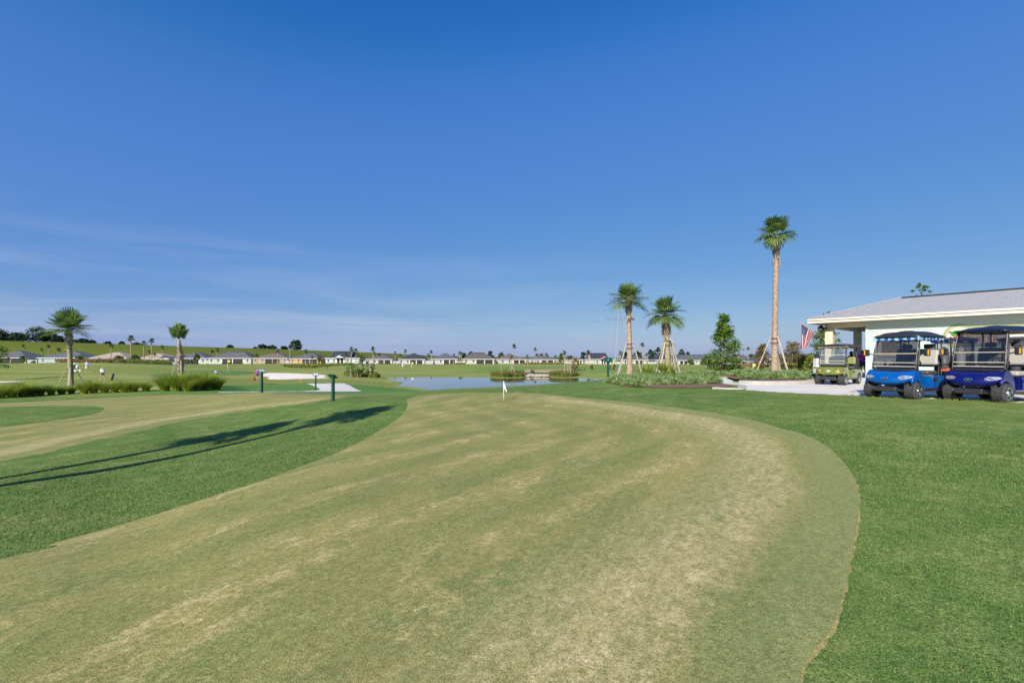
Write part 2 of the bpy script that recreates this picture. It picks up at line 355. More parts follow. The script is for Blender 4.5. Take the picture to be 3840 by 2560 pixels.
M['flagwhite'] = simple('white_fabric', (.82, .82, .82), .8, var=.03)
M['skin'] = simple('skin', (.48, .27, .19), .6, var=.06)
M['trunk'] = None
def bark(name, a, b, sc=1.0, rings=True):
    q = NT(name); o = q.obj(); n = q.noise(q.mapv(o, (9, 9, 16)), 1*sc, 4, .65); r = q.noise(q.mapv(o, (1.2, 1.2, 30)), 1, 3, .6)
    f = q.math('ADD', q.math('MULTIPLY', n, .6), q.math('MULTIPLY', r, .5)) if rings else n
    q.col(q.mix(q.rng(f, .42, .66), a, b)); q.set(.9, 0, .2); q.bump(f, .8, .03); return q.m
M['trunk'] = bark('palm_bark', (.15, .10, .07), (.47, .36, .255))
M['trunk2'] = bark('palm_bark_mossy', (.10, .085, .045), (.42, .36, .20))
M['boot'] = bark('leaf_base_bark', (.20, .15, .11), (.62, .54, .44), rings=False)
M['twig'] = bark('tree_bark', (.07, .055, .04), (.22, .18, .14), rings=False)
M['palebark'] = bark('pale_bark', (.35, .30, .24), (.60, .54, .46), rings=False)
def leafmat(name, a, b, tr=.25, rough=.45, sc=3.0):
    q = NT(name); n = q.noise(q.obj(), sc, 3, .6); n2 = q.noise(q.obj(), sc*9, 2)
    c = q.mix(q.rng(q.math('ADD', q.math('MULTIPLY', n, .6), q.math('MULTIPLY', n2, .4)), .36, .64), a, b); q.col(c); q.set(rough, 0, .35)
    t = q.n('ShaderNodeBsdfTranslucent'); q.l(c, t.inputs[0]); m = q.n('ShaderNodeMixShader'); m.inputs[0].default_value = tr
    q.l(q.b.outputs[0], m.inputs[1]); q.l(t.outputs[0], m.inputs[2]); q.l(m.outputs[0], q.o.inputs[0]); return q.m
M['palm'] = leafmat('palm_leaf', (.05, .135, .032), (.25, .33, .085), .4)
M['palmfar'] = leafmat('palm_leaf_far', (.04, .085, .03), (.13, .17, .05))
M['leaf'] = leafmat('broad_leaf', (.040, .115, .012), (.15, .235, .03))
M['cypress'] = leafmat('cypress_leaf', (.13, .12, .03), (.24, .16, .055))
M['shrubleaf'] = leafmat('shrub_leaf', (.10, .15, .02), (.24, .26, .04))
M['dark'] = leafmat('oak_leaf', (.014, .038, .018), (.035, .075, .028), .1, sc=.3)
M['juniper'] = leafmat('juniper_leaf', (.10, .19, .055), (.33, .43, .18), .2, sc=4)
M['fountain'] = leafmat('fountain_grass', (.14, .25, .018), (.46, .50, .085), .5, sc=2.6)
M['tan_grass'] = leafmat('tan_grass', (.20, .13, .06), (.30, .24, .10), .2, sc=1)
M['reed'] = leafmat('reed_grass', (.08, .13, .02), (.27, .26, .07), .25, sc=.6)
M['strap'] = leafmat('strap_leaf', (.07, .17, .01), (.32, .38, .03), .3, sc=3)

# ------------------------------------------------------------------ ground sheet
def ground():
    th = np.concatenate([np.linspace(-math.pi, -1.05, 40)[:-1], np.linspace(-1.05, 1.05, 620), np.linspace(1.05, math.pi, 40)[1:-1]])
    rr = np.concatenate([[.25], np.exp(np.linspace(math.log(.8), math.log(140), 430)), np.exp(np.linspace(math.log(145), math.log(5000), 90))])
    TH, RR = np.meshgrid(th, rr, indexing='ij'); X = RR*np.sin(TH); Y = RR*np.cos(TH); Z = hgt(X, Y)
    a, b = X.shape; vs = np.stack([X, Y, Z], -1).reshape(-1, 3); vs = np.concatenate([vs, [[0, 0, 0]]])
    i, j = np.meshgrid(np.arange(a), np.arange(b-1), indexing='ij'); i2 = (i+1) % a
    q = np.stack([i*b+j, i2*b+j, i2*b+j+1, i*b+j+1], -1).reshape(-1, 4)
    me = bpy.data.meshes.new('ground'); n = len(vs); ctr = n-1
    tri = np.array([(ctr, ((k+1) % a)*b, k*b) for k in range(a)])
    loops = np.concatenate([q.ravel(), tri.ravel()]); starts = np.concatenate([np.arange(len(q))*4, len(q)*4+np.arange(len(tri))*3])
    me.vertices.add(n); me.vertices.foreach_set('co', vs.ravel()); me.loops.add(len(loops)); me.loops.foreach_set('vertex_index', loops.astype(np.int32))
    me.polygons.add(len(starts)); me.polygons.foreach_set('loop_start', starts.astype(np.int32))
    me.update(calc_edges=True); me.validate()
    me.polygons.foreach_set('use_smooth', [True]*len(me.polygons))
    r = np.hypot(vs[:, 0], vs[:, 1]); x, y = vs[:, 0], vs[:, 1]
    tone = smooth((y-(27+2*np.sin(x*.3)))/7); tone = np.maximum(tone*.95, .45*smooth((x-6)/6)*smooth((y-7)/6)*smooth((24-y)/8)*smooth((x/np.maximum(y, 1)-.35)/.3))
    bright = smooth((y-28)/4)*smooth((60-y)/8)*smooth((x+27)/4)*smooth((2-x)/5)*.8+smooth((y-100)/10)*smooth((190-y)/20)*smooth((np.sin(x*.045+1)-.2)/.5)*.45
    dull = smooth((y-21.5)/1.5)*smooth((30-y)/3)*smooth((x+22)/4)*smooth((4-x)/4)*.8
    for nm, d in (('tone', tone), ('bright', bright), ('dull', dull)):
        at = me.attributes.new(nm, 'FLOAT', 'POINT'); at.data.foreach_set('value', d.astype(np.float32))
    o = bpy.data.objects.new('ground', me); COL.objects.link(o); me.materials.append(M['lawn']); tag(o, 'rolling mown grass of the golf course', kind='structure')
ground()
def spline(P, k=6):
    """closed Catmull-Rom through points"""
    P = np.array(P, float); n = len(P); out = []
    for i in range(n):
        a, b, c, d = P[i-1], P[i], P[(i+1) % n], P[(i+2) % n]
        for t in np.arange(k)/k: out.append(.5*((2*b)+(c-a)*t+(2*a-5*b+4*c-d)*t*t+(3*b-a-3*c+d)*t**3))
    return np.array(out)
def sheet(name, poly, mat, off, step=None, z=None, label=None, wob=0, lane=None, b0=None):
    """a sheet draped over the ground inside an outline, denser close to the viewer"""
    P = np.array(poly, float); seg = []
    for i in range(len(P)):
        a, b = P[i], P[(i+1) % len(P)]; st = max(.05, .012*np.hypot(*(a+b)/2)); n = max(1, int(np.hypot(*(b-a))/st))
        for t in range(n): seg.append(a+(b-a)*t/n)
    P = np.array(seg)
    if wob:
        r_ = np.hypot(P[:, 0], P[:, 1]); P = P+rng.normal(0, wob, P.shape)*np.minimum(1.5, .4+r_/12)[:, None]
    pts = list(map(tuple, P)); nb = len(pts); x0, y0 = P.min(0); x1, y1 = P.max(0)
    r = .6
    while r < 400:
        st = max(.12, .035*r)
        for th in np.arange(-math.pi, math.pi, st/r):
            x, y = r*math.sin(th), r*math.cos(th)
            if x0 < x < x1 and y0 < y < y1: pts.append((x, y))
        r += st
    arr = np.array(pts); keep = np.ones(len(arr), bool); keep[nb:] = in_poly(arr[nb:, 0], arr[nb:, 1], P) & (dist_poly(arr[nb:, 0], arr[nb:, 1], P) > .05)
    arr = arr[keep]
    vo, eo, fo, *_ = delaunay_2d_cdt([Vector(p) for p in arr], [(i, (i+1) % nb) for i in range(nb)], [list(range(nb))], 2, 1e-5)
    V2 = np.array([tuple(v) for v in vo]); rr = np.hypot(V2[:, 0], V2[:, 1])
    bd = smooth(dist_poly(V2[:, 0], V2[:, 1], P)/(.03+.0015*rr)) if z is None else 1
    b0 = off*.6 if b0 is None else b0
    Z = hgt(V2[:, 0], V2[:, 1])+b0+(off+rr*.0004-b0)*bd if z is None else np.full(len(V2), z)
    mb = MB(); mb.add(np.column_stack([V2, Z]), [tuple(f) for f in fo]); o = mb.build(name, mat, smooth=True, fix=False)
    bm = bmesh.new(); bm.from_mesh(o.data)
    for f in bm.faces:
        if f.normal.z < 0: f.normal_flip()
    bm.to_mesh(o.data); bm.free()
    if lane is not None:
        n_ = len(o.data.vertices); co = np.empty(n_*3, np.float32); o.data.vertices.foreach_get('co', co); co = co.reshape(-1, 3); x_, y_ = co[:, 0], co[:, 1]
        L_ = np.array(lane); b_ = np.full(n_, 1e9)
        for a, b in zip(L_[:-1], L_[1:]):
            ab = b-a; t_ = np.clip(((x_-a[0])*ab[0]+(y_-a[1])*ab[1])/((ab**2).sum()+1e-9), 0, 1); b_ = np.minimum(b_, np.hypot(x_-a[0]-t_*ab[0], y_-a[1]-t_*ab[1]))
        for nm_, d_ in (('lane', b_), ('rim', dist_poly(x_, y_, P))):
            at_ = o.data.attributes.new(nm_, 'FLOAT', 'POINT'); at_.data.foreach_set('value', d_.astype(np.float32))
    return tag(o, label, kind='structure')
def px2(P): return [tuple(T(a, b).xy) for a, b in P]
near_px = [(0, 2103), (190, 2045), (435, 1977), (680, 1903), (844, 1849.5), (973, 1811), (1116, 1756), (1245, 1709), (1361, 1654), (1449, 1600), (1507, 1559), (1529, 1521.6), (1524, 1501), (1558, 1489), (1604, 1482), (1686, 1475.5), (1890, 1474), (1999, 1475.5), (2080, 1483), (2182, 1494), (2366, 1509), (2543, 1532), (2692, 1552), (2829, 1579), (2931, 1610), (3000, 1627), (3091, 1670), (3167, 1739), (3210, 1812), (3221, 1894), (3210, 2008), (3176, 2188), (3118, 2367), (3004, 2560)]
near_w = px2(near_px)+[(1.15, 1.5), (.6, .3), (-.8, -3), (-5, -5), (-8, -2), (-7, 1.5)]
near_s = spline(near_w, 5)
c_ = near_s.mean(0)
def grow(P, a):
    t = np.roll(P, -1, 0)-np.roll(P, 1, 0); n = np.stack([t[:, 1], -t[:, 0]], 1); n /= np.linalg.norm(n, axis=1)[:, None]+1e-9
    ar = (P[:, 0]*np.roll(P[:, 1], -1)-np.roll(P[:, 0], -1)*P[:, 1]).sum(); return P+n*a*(1 if ar > 0 else -1)
def ragged(P, amp, st=.03):
    out = []
    for i in range(len(P)):
        a, b = P[i], P[(i+1) % len(P)]; n = max(1, int(np.hypot(*(b-a))/(st+.004*np.hypot(*a)))); out += [a+(b-a)*t/n for t in range(n)]
    P = np.array(out); e = rng.normal(0, amp, len(P)); e = (e+np.roll(e, 1))/1.4; t = np.roll(P, -1, 0)-np.roll(P, 1, 0); n = np.stack([t[:, 1], -t[:, 0]], 1); n /= np.linalg.norm(n, axis=1)[:, None]+1e-9
    return P+n*e[:, None]
sheet('putting_green_edge', ragged(grow(near_s, .012), .006), M['edge'], .016, b0=-.001, label='narrow scalped tan edge round the near putting green')
sheet('putting_green', near_s, M['green'], .021, b0=.018, label='tan and green putting green in the foreground', lane=spline(near_w, 5)[19*5:35*5])
left_px = [(-500, 1850), (0, 1732), (136, 1704), (238, 1681), (381, 1644), (544, 1610), (680, 1579), (816, 1556), (952, 1535), (1088, 1518), (1224, 1501), (1272, 1492), (1300, 1486), (1279, 1481), (1156, 1477.5), (884, 1476.7), (680, 1479), (544, 1485), (272, 1498), (0, 1511), (-400, 1520), (-900, 1600)]
left_s = spline(px2(left_px), 4); c_ = left_s.mean(0)
sheet('putting_green_edge', grow(left_s, .07), M['edge'], .008, b0=-.003, label='narrow scalped tan edge round the left putting green')
sheet('putting_green', left_s, M['green'], .016, b0=.004, label='tan putting green lying lower on the left', lane=left_s[4:44])
isl = spline(px2([(0, 1528), (204, 1524), (340, 1525), (390, 1532), (381, 1543), (340, 1556), (238, 1573), (102, 1591), (0, 1602), (-200, 1622), (-400, 1600), (-300, 1545)]), 4)
sheet('lawn', isl, M['lawn'], .036, b0=.030, label='green tongue of rough grass in the left putting green')
sheet('putting_green', spline(px2([(560, 1407), (640, 1396), (760, 1389), (900, 1391), (960, 1397), (900, 1404), (760, 1408), (650, 1410)]), 4), M['fargreen'], .05, label='smooth blue-green far green round the yellow flag')
sheet('bunker', spline(px2([(985, 1403), (1000, 1399), (1027, 1398), (1091, 1399.5), (1155, 1402), (1198, 1404), (1225, 1408.5), (1212, 1412.7), (1231, 1417), (1197, 1419), (1123, 1420.5), (1049, 1423), (1003, 1421.5), (1010, 1416), (1000, 1412), (980, 1411)]), 3), M['sand'], .03, label='white sand bunker beyond the purple shirted golfer')
sheet('bunker', spline(px2([(-60, 1431), (0, 1429.3), (50, 1429.3), (95, 1431), (50, 1433.5), (0, 1434.5), (-60, 1436)]), 3), M['sand'], .03, label='sliver of a white sand bunker at the left edge')
sheet('path', px2([(1150, 1438.5), (1200, 1438), (1289, 1437), (1312, 1445), (1332, 1457), (1357, 1467.3), (1280, 1468), (1180, 1468.3), (1000, 1470), (820, 1472), (820, 1470), (1000, 1468.3), (1120, 1467.3), (1180, 1464.5), (1203, 1461), (1196, 1455), (1181, 1449), (1165, 1443)]), M['concrete'], .02, label='pale concrete path landing behind the dark green sign')
sheet('parking_pad', pad, M['concrete'], 0, z=PAD, label='pale concrete parking apron in front of the building')
bed1 = spline(px2([(2285, 1433), (2330, 1447), (2420, 1452.5), (2520, 1454.5), (2600, 1454), (2660, 1452.5)]) + [ray(2700, 1449, .41), ray(2752, 1443.5, .41), ray(2690, 1437, .41), ray(2600, 1431, .41), ray(2580, 1419, .41), ray(2500, 1408, .41), ray(2350, 1408, .4), ray(2290, 1420, .36)], 3)
sheet('mulch_bed', bed1, M['mulch'], .035, label='bark mulch bed under the two palms')
bed2 = [ray(a, b, .5) for a, b in [(2752, 1419), (2850, 1424.5), (2950, 1425.5), (3052, 1423), (3085, 1417), (3060, 1400), (2980, 1392), (2850, 1392), (2760, 1400), (2720, 1409)]]
o = sheet('mulch_bed', bed2, M['mulch'], 0, z=.49, label='raised bark mulch bed round the tall palm')
# kerbs
def kerb(pts, wdt, z0, z1, label):
    P = [Vector((p[0], p[1], 0)) for p in pts]; mb = MB(); ring = []
    for i, p in enumerate(P):
        t = (P[min(i+1, len(P)-1)]-P[max(i-1, 0)]).normalized(); n = Vector((-t.y, t.x, 0))
        pr = [(0, z0), (.0, z1-.025), (.02, z1), (wdt, z1), (wdt, z0)]
        ring.append([(p.x+n.x*a, p.y+n.y*a, b) for a, b in pr])
    mb.grid(ring); n = len(pr); mb.add(ring[0], [tuple(range(n))]); mb.add(ring[-1], [tuple(range(n))])
    return tag(mb.build('kerb', M['kerb'], bev=.01), label, kind='structure')
def dense(P, k=5):
    P = np.array(P); o = []
    for i in range(len(P)-1):
        a = P[max(i-1, 0)]; b = P[i]; c = P[i+1]; d = P[min(i+2, len(P)-1)]
        for t in np.arange(k)/k: o.append(.5*((2*b)+(c-a)*t+(2*a-5*b+4*c-d)*t*t+(3*b-a-3*c+d)*t**3))
    return o+[P[-1]]
kerb(dense([ray(a, b, PAD) for a, b in [(2770, 1438), (2840, 1441.5), (2940, 1442), (3052, 1440), (3085, 1434), (3100, 1422), (3100, 1408)]]), .5, PAD-.1, PAD+.15, 'pale concrete kerb round the tall palm bed')
kerb(dense([ray(a, b, PAD) for a, b in [(2671, 1456), (2740, 1459.5), (2790, 1460), (2800, 1455), (2795, 1447), (2760, 1442.5)]]), .32, PAD-.1, PAD+.045, 'rounded kerb end at the corner of the mulch bed')
# pond
xs, ys = zip(*pond); sheet('water', [(min(xs)-4, 42), (max(xs)+4, 42), (max(xs)+4, max(ys)+4), (min(xs)-4, max(ys)+4)], None or M['white'], 0, z=WATER, label='still pond reflecting the houses and sky')
q = NT('pond_water'); q.col((.03, .05, .045)); q.set(.03, 0, .5); q.b.inputs['IOR'].default_value = 1.33
q.bump(q.noise(q.mapv(q.pos(), (1, .35, 1)), 5.5, 4, .6), .018, .05); bpy.data.objects['water'].data.materials[0] = q.m

# ------------------------------------------------------------------ far rise (levee) behind the houses
def levee():
    crest = [(-700, 1255, 330), (-200, 1270, 340), (0, 1277, 350), (250, 1283.5, 365), (700, 1299, 395), (1000, 1308, 430), (1400, 1322, 520), (1640, 1334, 640), (1850, 1337.5, 760), (2100, 1339, 900)]
    rows = []
    for k, (px, py, d) in enumerate(crest):
        X = (px-CX)/F*d; Zc = EYE+(HY-py)/F*d; foot = 275+max(0, px-900)*.12; n = Vector((X, d, 0)).normalized()
        Xf = (px-CX)/F*foot; prof = []
        for t in np.linspace(0, 1, 14):
            prof.append((Xf+(X-Xf)*t, foot+(d-foot)*t, -2.6+(Zc+2.6)*(math.sin(t*math.pi/2)**1.15)+.25*math.sin(t*23+k)*t*(1-t)))
        for e, zz in ((14, 0), (45, -4), (120, -12)): prof.append((X+n.x*e, d+n.y*e, Zc+zz*min(1, (Zc+2)/10)-.3))
        rows.append(prof)
    # refine along its length
    Rw = np.array(rows); fine = []
    for i in range(len(Rw)-1):
        for t in np.linspace(0, 1, 9)[:-1]: fine.append(Rw[i]*(1-t)+Rw[i+1]*t)
    fine.append(Rw[-1]); mb = MB(); mb.grid(fine); tag(mb.build('hill', M['hill'], smooth=True), 'long grassy rise behind the houses on the left', kind='structure')
    return crest
CREST = levee()
def crest_pt(px, back=4):
    for (a, b, d1), (c, e, d2) in zip(CREST, CREST[1:]):
        if a <= px <= c: t = (px-a)/(c-a); d = d1+(d2-d1)*t; py = b+(e-b)*t; return Vector(((px-CX)/F*(d+back), d+back, EYE+(HY-py)/F*d-.6))
    return Vector(((px-CX)/F*900, 900, 1))

# ------------------------------------------------------------------ houses
def roofmat(name, c): return simple(name, c, .9, var=.10, sc=.9, bump=.2, bsc=6)
RM = {'grey': roofmat('grey_shingles', (.085, .09, .11)), 'dark': roofmat('charcoal_shingles', (.032, .036, .054)), 'brown': roofmat('brown_shingles', (.125, .10, .09)), 'pink': roofmat('taupe_shingles', (.30, .24, .21)), 'brgrey': roofmat('grey_brown_shingles', (.09, .083, .088))}
WM = {k: simple('wall_'+k, c, .7, var=.04, sc=1) for k, c in {'white': (.37, .39, .41), 'teal': (.29, .37, .37), 'mint': (.37, .42, .38), 'tan': (.32, .26, .20), 'orange': (.48, .29, .14), 'bluegrey': (.42, .47, .52), 'sage': (.38, .43, .36), 'beige': (.40, .33, .24)}.items()}
q = NT('window_glass'); q.col((.02, .025, .035)); q.set(.08, 0, .5); M['glass'] = q.m
q = NT('porch_screen'); q.col((.022, .022, .026)); q.set(.7); q.b.inputs['Alpha'].default_value = .86; M['screen'] = q.m
M['brick'] = simple('brown_brick', (.42, .30, .23), .8, var=.2, sc=5); M['redgable'] = simple('red_shingle_gable', (.42, .05, .03), .7, var=.1, sc=3)
HOUSES = []
def house(x0, x1, kind, pk, py_peak, roof, wall, label, short, py_e=1346, py_b=1363, d=255, porch=(.52, .93), pcol='white', win=(.1, .34), r0=None):
    s = d/F; X0 = (x0-CX)*s; X1 = (x1-CX)*s; cx = (X0+X1)/2; wd = X1-X0
    zb = EYE+(HY-py_b)*s; ze = EYE+(HY-py_e)*s; zp = EYE+(HY-py_peak)*s
    root = thing('house', label, 'house', (cx, d, zb), 0, 'single storey houses round the course'); eh = ze-zb; ph = zp-zb; dep = 13.5
    hw = wd/2-.6; px_ = (pk-CX)*s-cx
    a, b = -hw+2*hw*porch[0], -hw+2*hw*porch[1]
    mb = MB()
    mb.box(((-hw+a)/2, dep/2, eh/2-.3), (a+hw, dep, eh+.6)); mb.box(((b+hw)/2, dep/2, eh/2-.3), (hw-b, dep, eh+.6)); mb.box(((a+b)/2, dep/2+1.6, eh/2-.3), (b-a-.01, dep-3.2, eh+.58))
    mb.build('wall', WM[wall], root)
    e = .6; o = MB(); o.box((0, dep/2, eh+.02), (2*hw+2*e, dep+2*e, .28)); o.build('fascia', M['white'], root)
    y0, y1 = -e, dep+e; xl, xr = -hw-e, hw+e; z0 = eh+.165
    m = MB()
    if kind == 'hip':
        rl = r0 if r0 is not None else .1; ra, rb = px_-rl, px_+rl
        m.add([(xl, y0, z0), (xr, y0, z0), (xr, y1, z0), (xl, y1, z0), (ra, dep*.46, ph), (rb, dep*.46, ph), (rb, dep*.54, ph), (ra, dep*.54, ph)], [(0, 1, 5, 4), (1, 2, 6, 5), (2, 3, 7, 6), (3, 0, 4, 7), (4, 5, 6, 7), (0, 3, 2, 1)])
    else:
        g = wd*.30; gl = px_-g; gr = px_+g
        m.add([(gl, y0, z0), (gr, y0, z0), (gr, y1, z0), (gl, y1, z0), (gl+.5, dep*.5, ph), (gr-.5, dep*.5, ph)], [(0, 1, 5, 4), (2, 3, 4, 5), (1, 2, 5), (3, 0, 4), (0, 3, 2, 1)])
        lo = z0+(ph-z0)*.28
        m.add([(xl, y0, z0-.01), (gl+.3, y0, z0-.01), (gl+.3, y1, z0-.01), (xl, y1, z0-.01), (gl-.2, dep*.35, lo), (gl+.3, dep*.35, lo), (gl+.3, dep*.65, lo), (gl-.2, dep*.65, lo)], [(0, 1, 5, 4), (2, 3, 7, 6), (3, 0, 4, 7), (4, 5, 6, 7)])
        m.add([(gr-.3, y0, z0-.01), (xr, y0, z0-.01), (xr, y1, z0-.01), (gr-.3, y1, z0-.01), (gr-.3, dep*.35, lo), (gr+.2, dep*.35, lo), (gr+.2, dep*.65, lo), (gr-.3, dep*.65, lo)], [(0, 1, 5, 4), (1, 2, 6, 5), (2, 3, 7, 6), (4, 5, 6, 7)])
    rf = m.build('roof', RM[roof], root)
    for k in (((-1, 1) if rl < 1.5 else np.linspace(-rl*.85, rl*.85, 5)) if kind == 'hip' else np.linspace(-.7, .7, 4)):
        v = MB(); v.box((px_+k*(1 if rl > 1.5 else .9), dep*.46-.8, ph-.22) if kind == 'hip' else (px_+k*g, dep*.5-.7, ph-.2), (.9, .4, .24)); v.build('roof_vent', M['black'], rf)
    if kind == 'gable_red':
        gm = MB(); gm.add([(gl-.06, y0+.4, z0+.1), (gl-.06, y1-.4, z0+.1), (gl+.44, dep*.5, ph-.15)], [(0, 1, 2)]); gm.prism([(y0+.3, z0+.05), (y1-.3, z0+.05), (dep*.5, ph-.2)], 'x', gl-.12, gl+.4); gm.build('gable', M['redgable'], root)
        t = MB(); t.tube([(gl-.15, y0, z0), (gl+.35, dep*.5, ph), (gl-.15, y1, z0)], .16, 4); t.build('bargeboard', M['white'], root)
    if kind.startswith('gable'):
        cxp = (a+b)/2; gw = (b-a)/2+.5; gh = 1.55
        t = MB(); t.prism([(cxp-gw, eh+.1), (cxp+gw, eh+.1), (cxp, eh+.1+gh)], 'y', -e-1.0, 3.5); t.build('porch_roof', RM[roof], root)
        t = MB(); t.prism([(cxp-gw+.5, eh+.22), (cxp+gw-.5, eh+.22), (cxp, eh+.0+gh)], 'y', -e-1.06, -e-1.01); t.build('gable', M['redgable'] if 'red' in kind else WM['bluegrey'], root)
        t = MB(); t.tube([(cxp-gw, -e-1.06, eh+.12), (cxp, -e-1.06, eh+.12+gh), (cxp+gw, -e-1.06, eh+.12)], .13, 4); t.build('bargeboard', M['white'], root)
    # recessed screened porch with columns and doors
    np_ = 3 if b-a > 6.5 else 2
    for k in range(np_+1 if np_ == 2 else np_):
        xx = a+.2+(b-a-.4)*k/(np_ if np_ == 2 else np_-1)
        c = MB(); c.box((xx, .12, eh/2), (.42, .42, eh-.12)); c.build('column', M['brick'] if pcol == 'brick' else (WM['orange'] if pcol == 'orange' else (WM['tan'] if pcol == 'tan' else M['white'])), root)
    c = MB(); c.box(((a+b)/2, .17, eh/2), (b-a-.7, .03, eh-.35)); c.build('porch_screen', M['screen'], root)
    dr = MB(); dr.box(((a*.4+b*.6), 3.16, 1.1), ((b-a)*.35, .06, 2.15)); dr.build('sliding_door', M['glass'], root)
    for wx in win:
        xx = -hw+2*hw*wx
        f = MB(); f.box((xx, -.03, eh*.56), (1.25, .09, 1.75)); fr = f.build('window', M['white'], root)
        g2 = MB(); g2.box((xx, -.09, eh*.56+.4), (.95, .04, .68)); g2.box((xx, -.09, eh*.56-.4), (.95, .04, .68)); g2.build('pane', M['glass'], fr)
    HOUSES.append((x0, x1, short, root)); return root
G = [
 (-52, 101, 'hip', 31, 1312.6, 'grey', 'beige', 'grey hip roofed house with brown brick porch pillars at the far left edge', 'the brick pillared house', 1342, 1360.5, 250, (.25, .96), 'brick', (.08,), None),
 (139, 321, 'hip', 242, 1314, 'grey', 'teal', 'light teal house with a grey hip roof behind the left palm', 'the light teal house', 1342, 1360.5, 250, (.55, .88), 'white', (.10, .38), None),
 (326, 480, 'hip', 407, 1317, 'pink', 'tan', 'wider of the two pale taupe roofed houses, behind the grassy mound', 'the wider taupe roofed house', 1344, 1361, 252, (.5, .93), 'tan', (.15,), None),
 (517, 637, 'hip', 563, 1322, 'pink', 'white', 'narrower taupe roofed house beside three tall palms', 'the narrower taupe roofed house', 1346, 1362, 255, (.5, .93), 'white', (.15,), None),
 (634, 779, 'hip', 713, 1319, 'grey', 'white', 'white house with a grey pyramid roof right of the booted palm', 'the pyramid roofed white house', 1344, 1362.5, 255, (.30, .80), 'white', (.08, .9), None),
 (777, 945, 'hip', 865, 1316, 'grey', 'mint', 'pale mint house with a flat topped grey hip roof', 'the pale mint house', 1343.5, 1362, 255, (.31, .83), 'white', (.07, .23, .92), 3.4),
 (945, 1081, 'hip', 1016, 1320, 'brown', 'tan', 'tan house with a brown hip roof', 'the tan house', 1344, 1362, 255, (.34, .80), 'tan', (.06, .27, .93), None),
 (1083, 1207, 'hip', 1154, 1321.5, 'grey', 'orange', 'peach orange house with a grey hip roof', 'the peach orange house', 1345, 1362.5, 255, (.38, .90), 'orange', (.08, .28), None),
 (1217, 1351, 'gable', 1276, 1315.5, 'dark', 'bluegrey', 'pale blue house with a steep dark gable roof and small white pediment', 'the pale blue gabled house', 1343, 1363, 255, (.32, .55), 'white', (.08, .25, .66, .76), None),
 (1369, 1474, 'hip', 1423, 1328, 'grey', 'white', 'small white house with a low grey hip roof behind a mown mound', 'the low grey roofed house', 1347.6, 1362.5, 262, (.42, .97), 'white', (.08, .34), None),
 (1493, 1596, 'hip', 1543, 1324, 'dark', 'white', 'white house with a near black pyramid roof', 'the black roofed house', 1347.5, 1365, 258, (.40, .95), 'white', (.08, .34), None),
 (1613, 1718, 'hip', 1663, 1324.5, 'grey', 'white', 'white house with a grey pyramid roof above the widest part of the pond', 'the white house above the pond', 1347, 1364, 258, (.46, .96), 'white', (.10, .37), None),
 (1733, 1857, 'hip', 1790, 1320.5, 'brgrey', 'sage', 'sage house with a flat topped grey brown roof', 'the flat topped sage house', 1347, 1364, 258, (.40, .98), 'white', (.09, .33), 3.2),
 (1857, 1977, 'hip', 1909, 1325.5, 'brown', 'white', 'white house with a brown hip roof behind the tall island palm', 'the brown roofed white house', 1348, 1364, 262, (.56, .98), 'white', (.22, .44), None),
 (1978, 2083, 'hip', 2025, 1327, 'grey', 'bluegrey', 'pale blue grey house behind the row of slim palms', 'the blue grey house', 1348.5, 1364.5, 268, (.50, .98), 'white', (.14, .36), None),
 (2080, 2190, 'hip', 2143, 1332, 'brown', 'white', 'cream house with a low brown roof left of the red gabled house', 'the low brown roofed house', 1350, 1366, 270, (.76, .98), 'white', (.1, .3), None),
 (2192, 2308, 'gable_red', 2248, 1322.6, 'dark', 'sage', 'house with a dark roof and red shingled gables', 'the red gabled house', 1347.5, 1366.5, 262, (.53, .72), 'white', (.40, .82, .92), None),
 (2330, 2431, 'hip', 2387, 1333.6, 'brgrey', 'white', 'white house with a grey brown roof between the two big palms', 'the house between the big palms', 1350, 1366.5, 270, (.5, .88), 'white', (.12, .3), None),
 (2455, 2562, 'hip', 2533, 1329, 'dark', 'white', 'white house with a long dark blue roof behind the right hand big palm', 'the dark blue roofed house', 1350, 1366, 272, (.5, .8), 'white', (.12, .9), 7),
 (2536, 2664, 'hip', 2618, 1328.6, 'grey', 'white', 'grey roofed house with a dark porch on its left, left of the leafy tree', 'the dark porched house', 1351.5, 1369, 250, (.06, .34), 'white', (.45, .6, .9), 6.5),
 (2745, 2858, 'hip', 2780, 1330, 'grey', 'white', 'blue grey roofed house just right of the leafy tree', 'the house right of the leafy tree', 1354, 1369, 225, (.3, .6), 'white', (.1, .8), 4),
 (2830, 2935, 'gable', 2888, 1325, 'grey', 'bluegrey', 'house with a small white gable behind the tall palm', 'the house behind the tall palm', 1356, 1370, 215, (.4, .6), 'white', (.1, .8), None),
 (2960, 3090, 'hip', 3024, 1326, 'brgrey', 'beige', 'brown roofed house beyond the flag', 'the brown roofed house beyond the flag', 1362, 1376, 160, (.3, .6), 'tan', (.1, .8), 5),
]
for g in G: house(g[0], g[1], g[2], g[3], g[4], g[5], g[6], g[7], g[8], g[9], g[10], g[11], g[12], g[13], g[14], g[15])
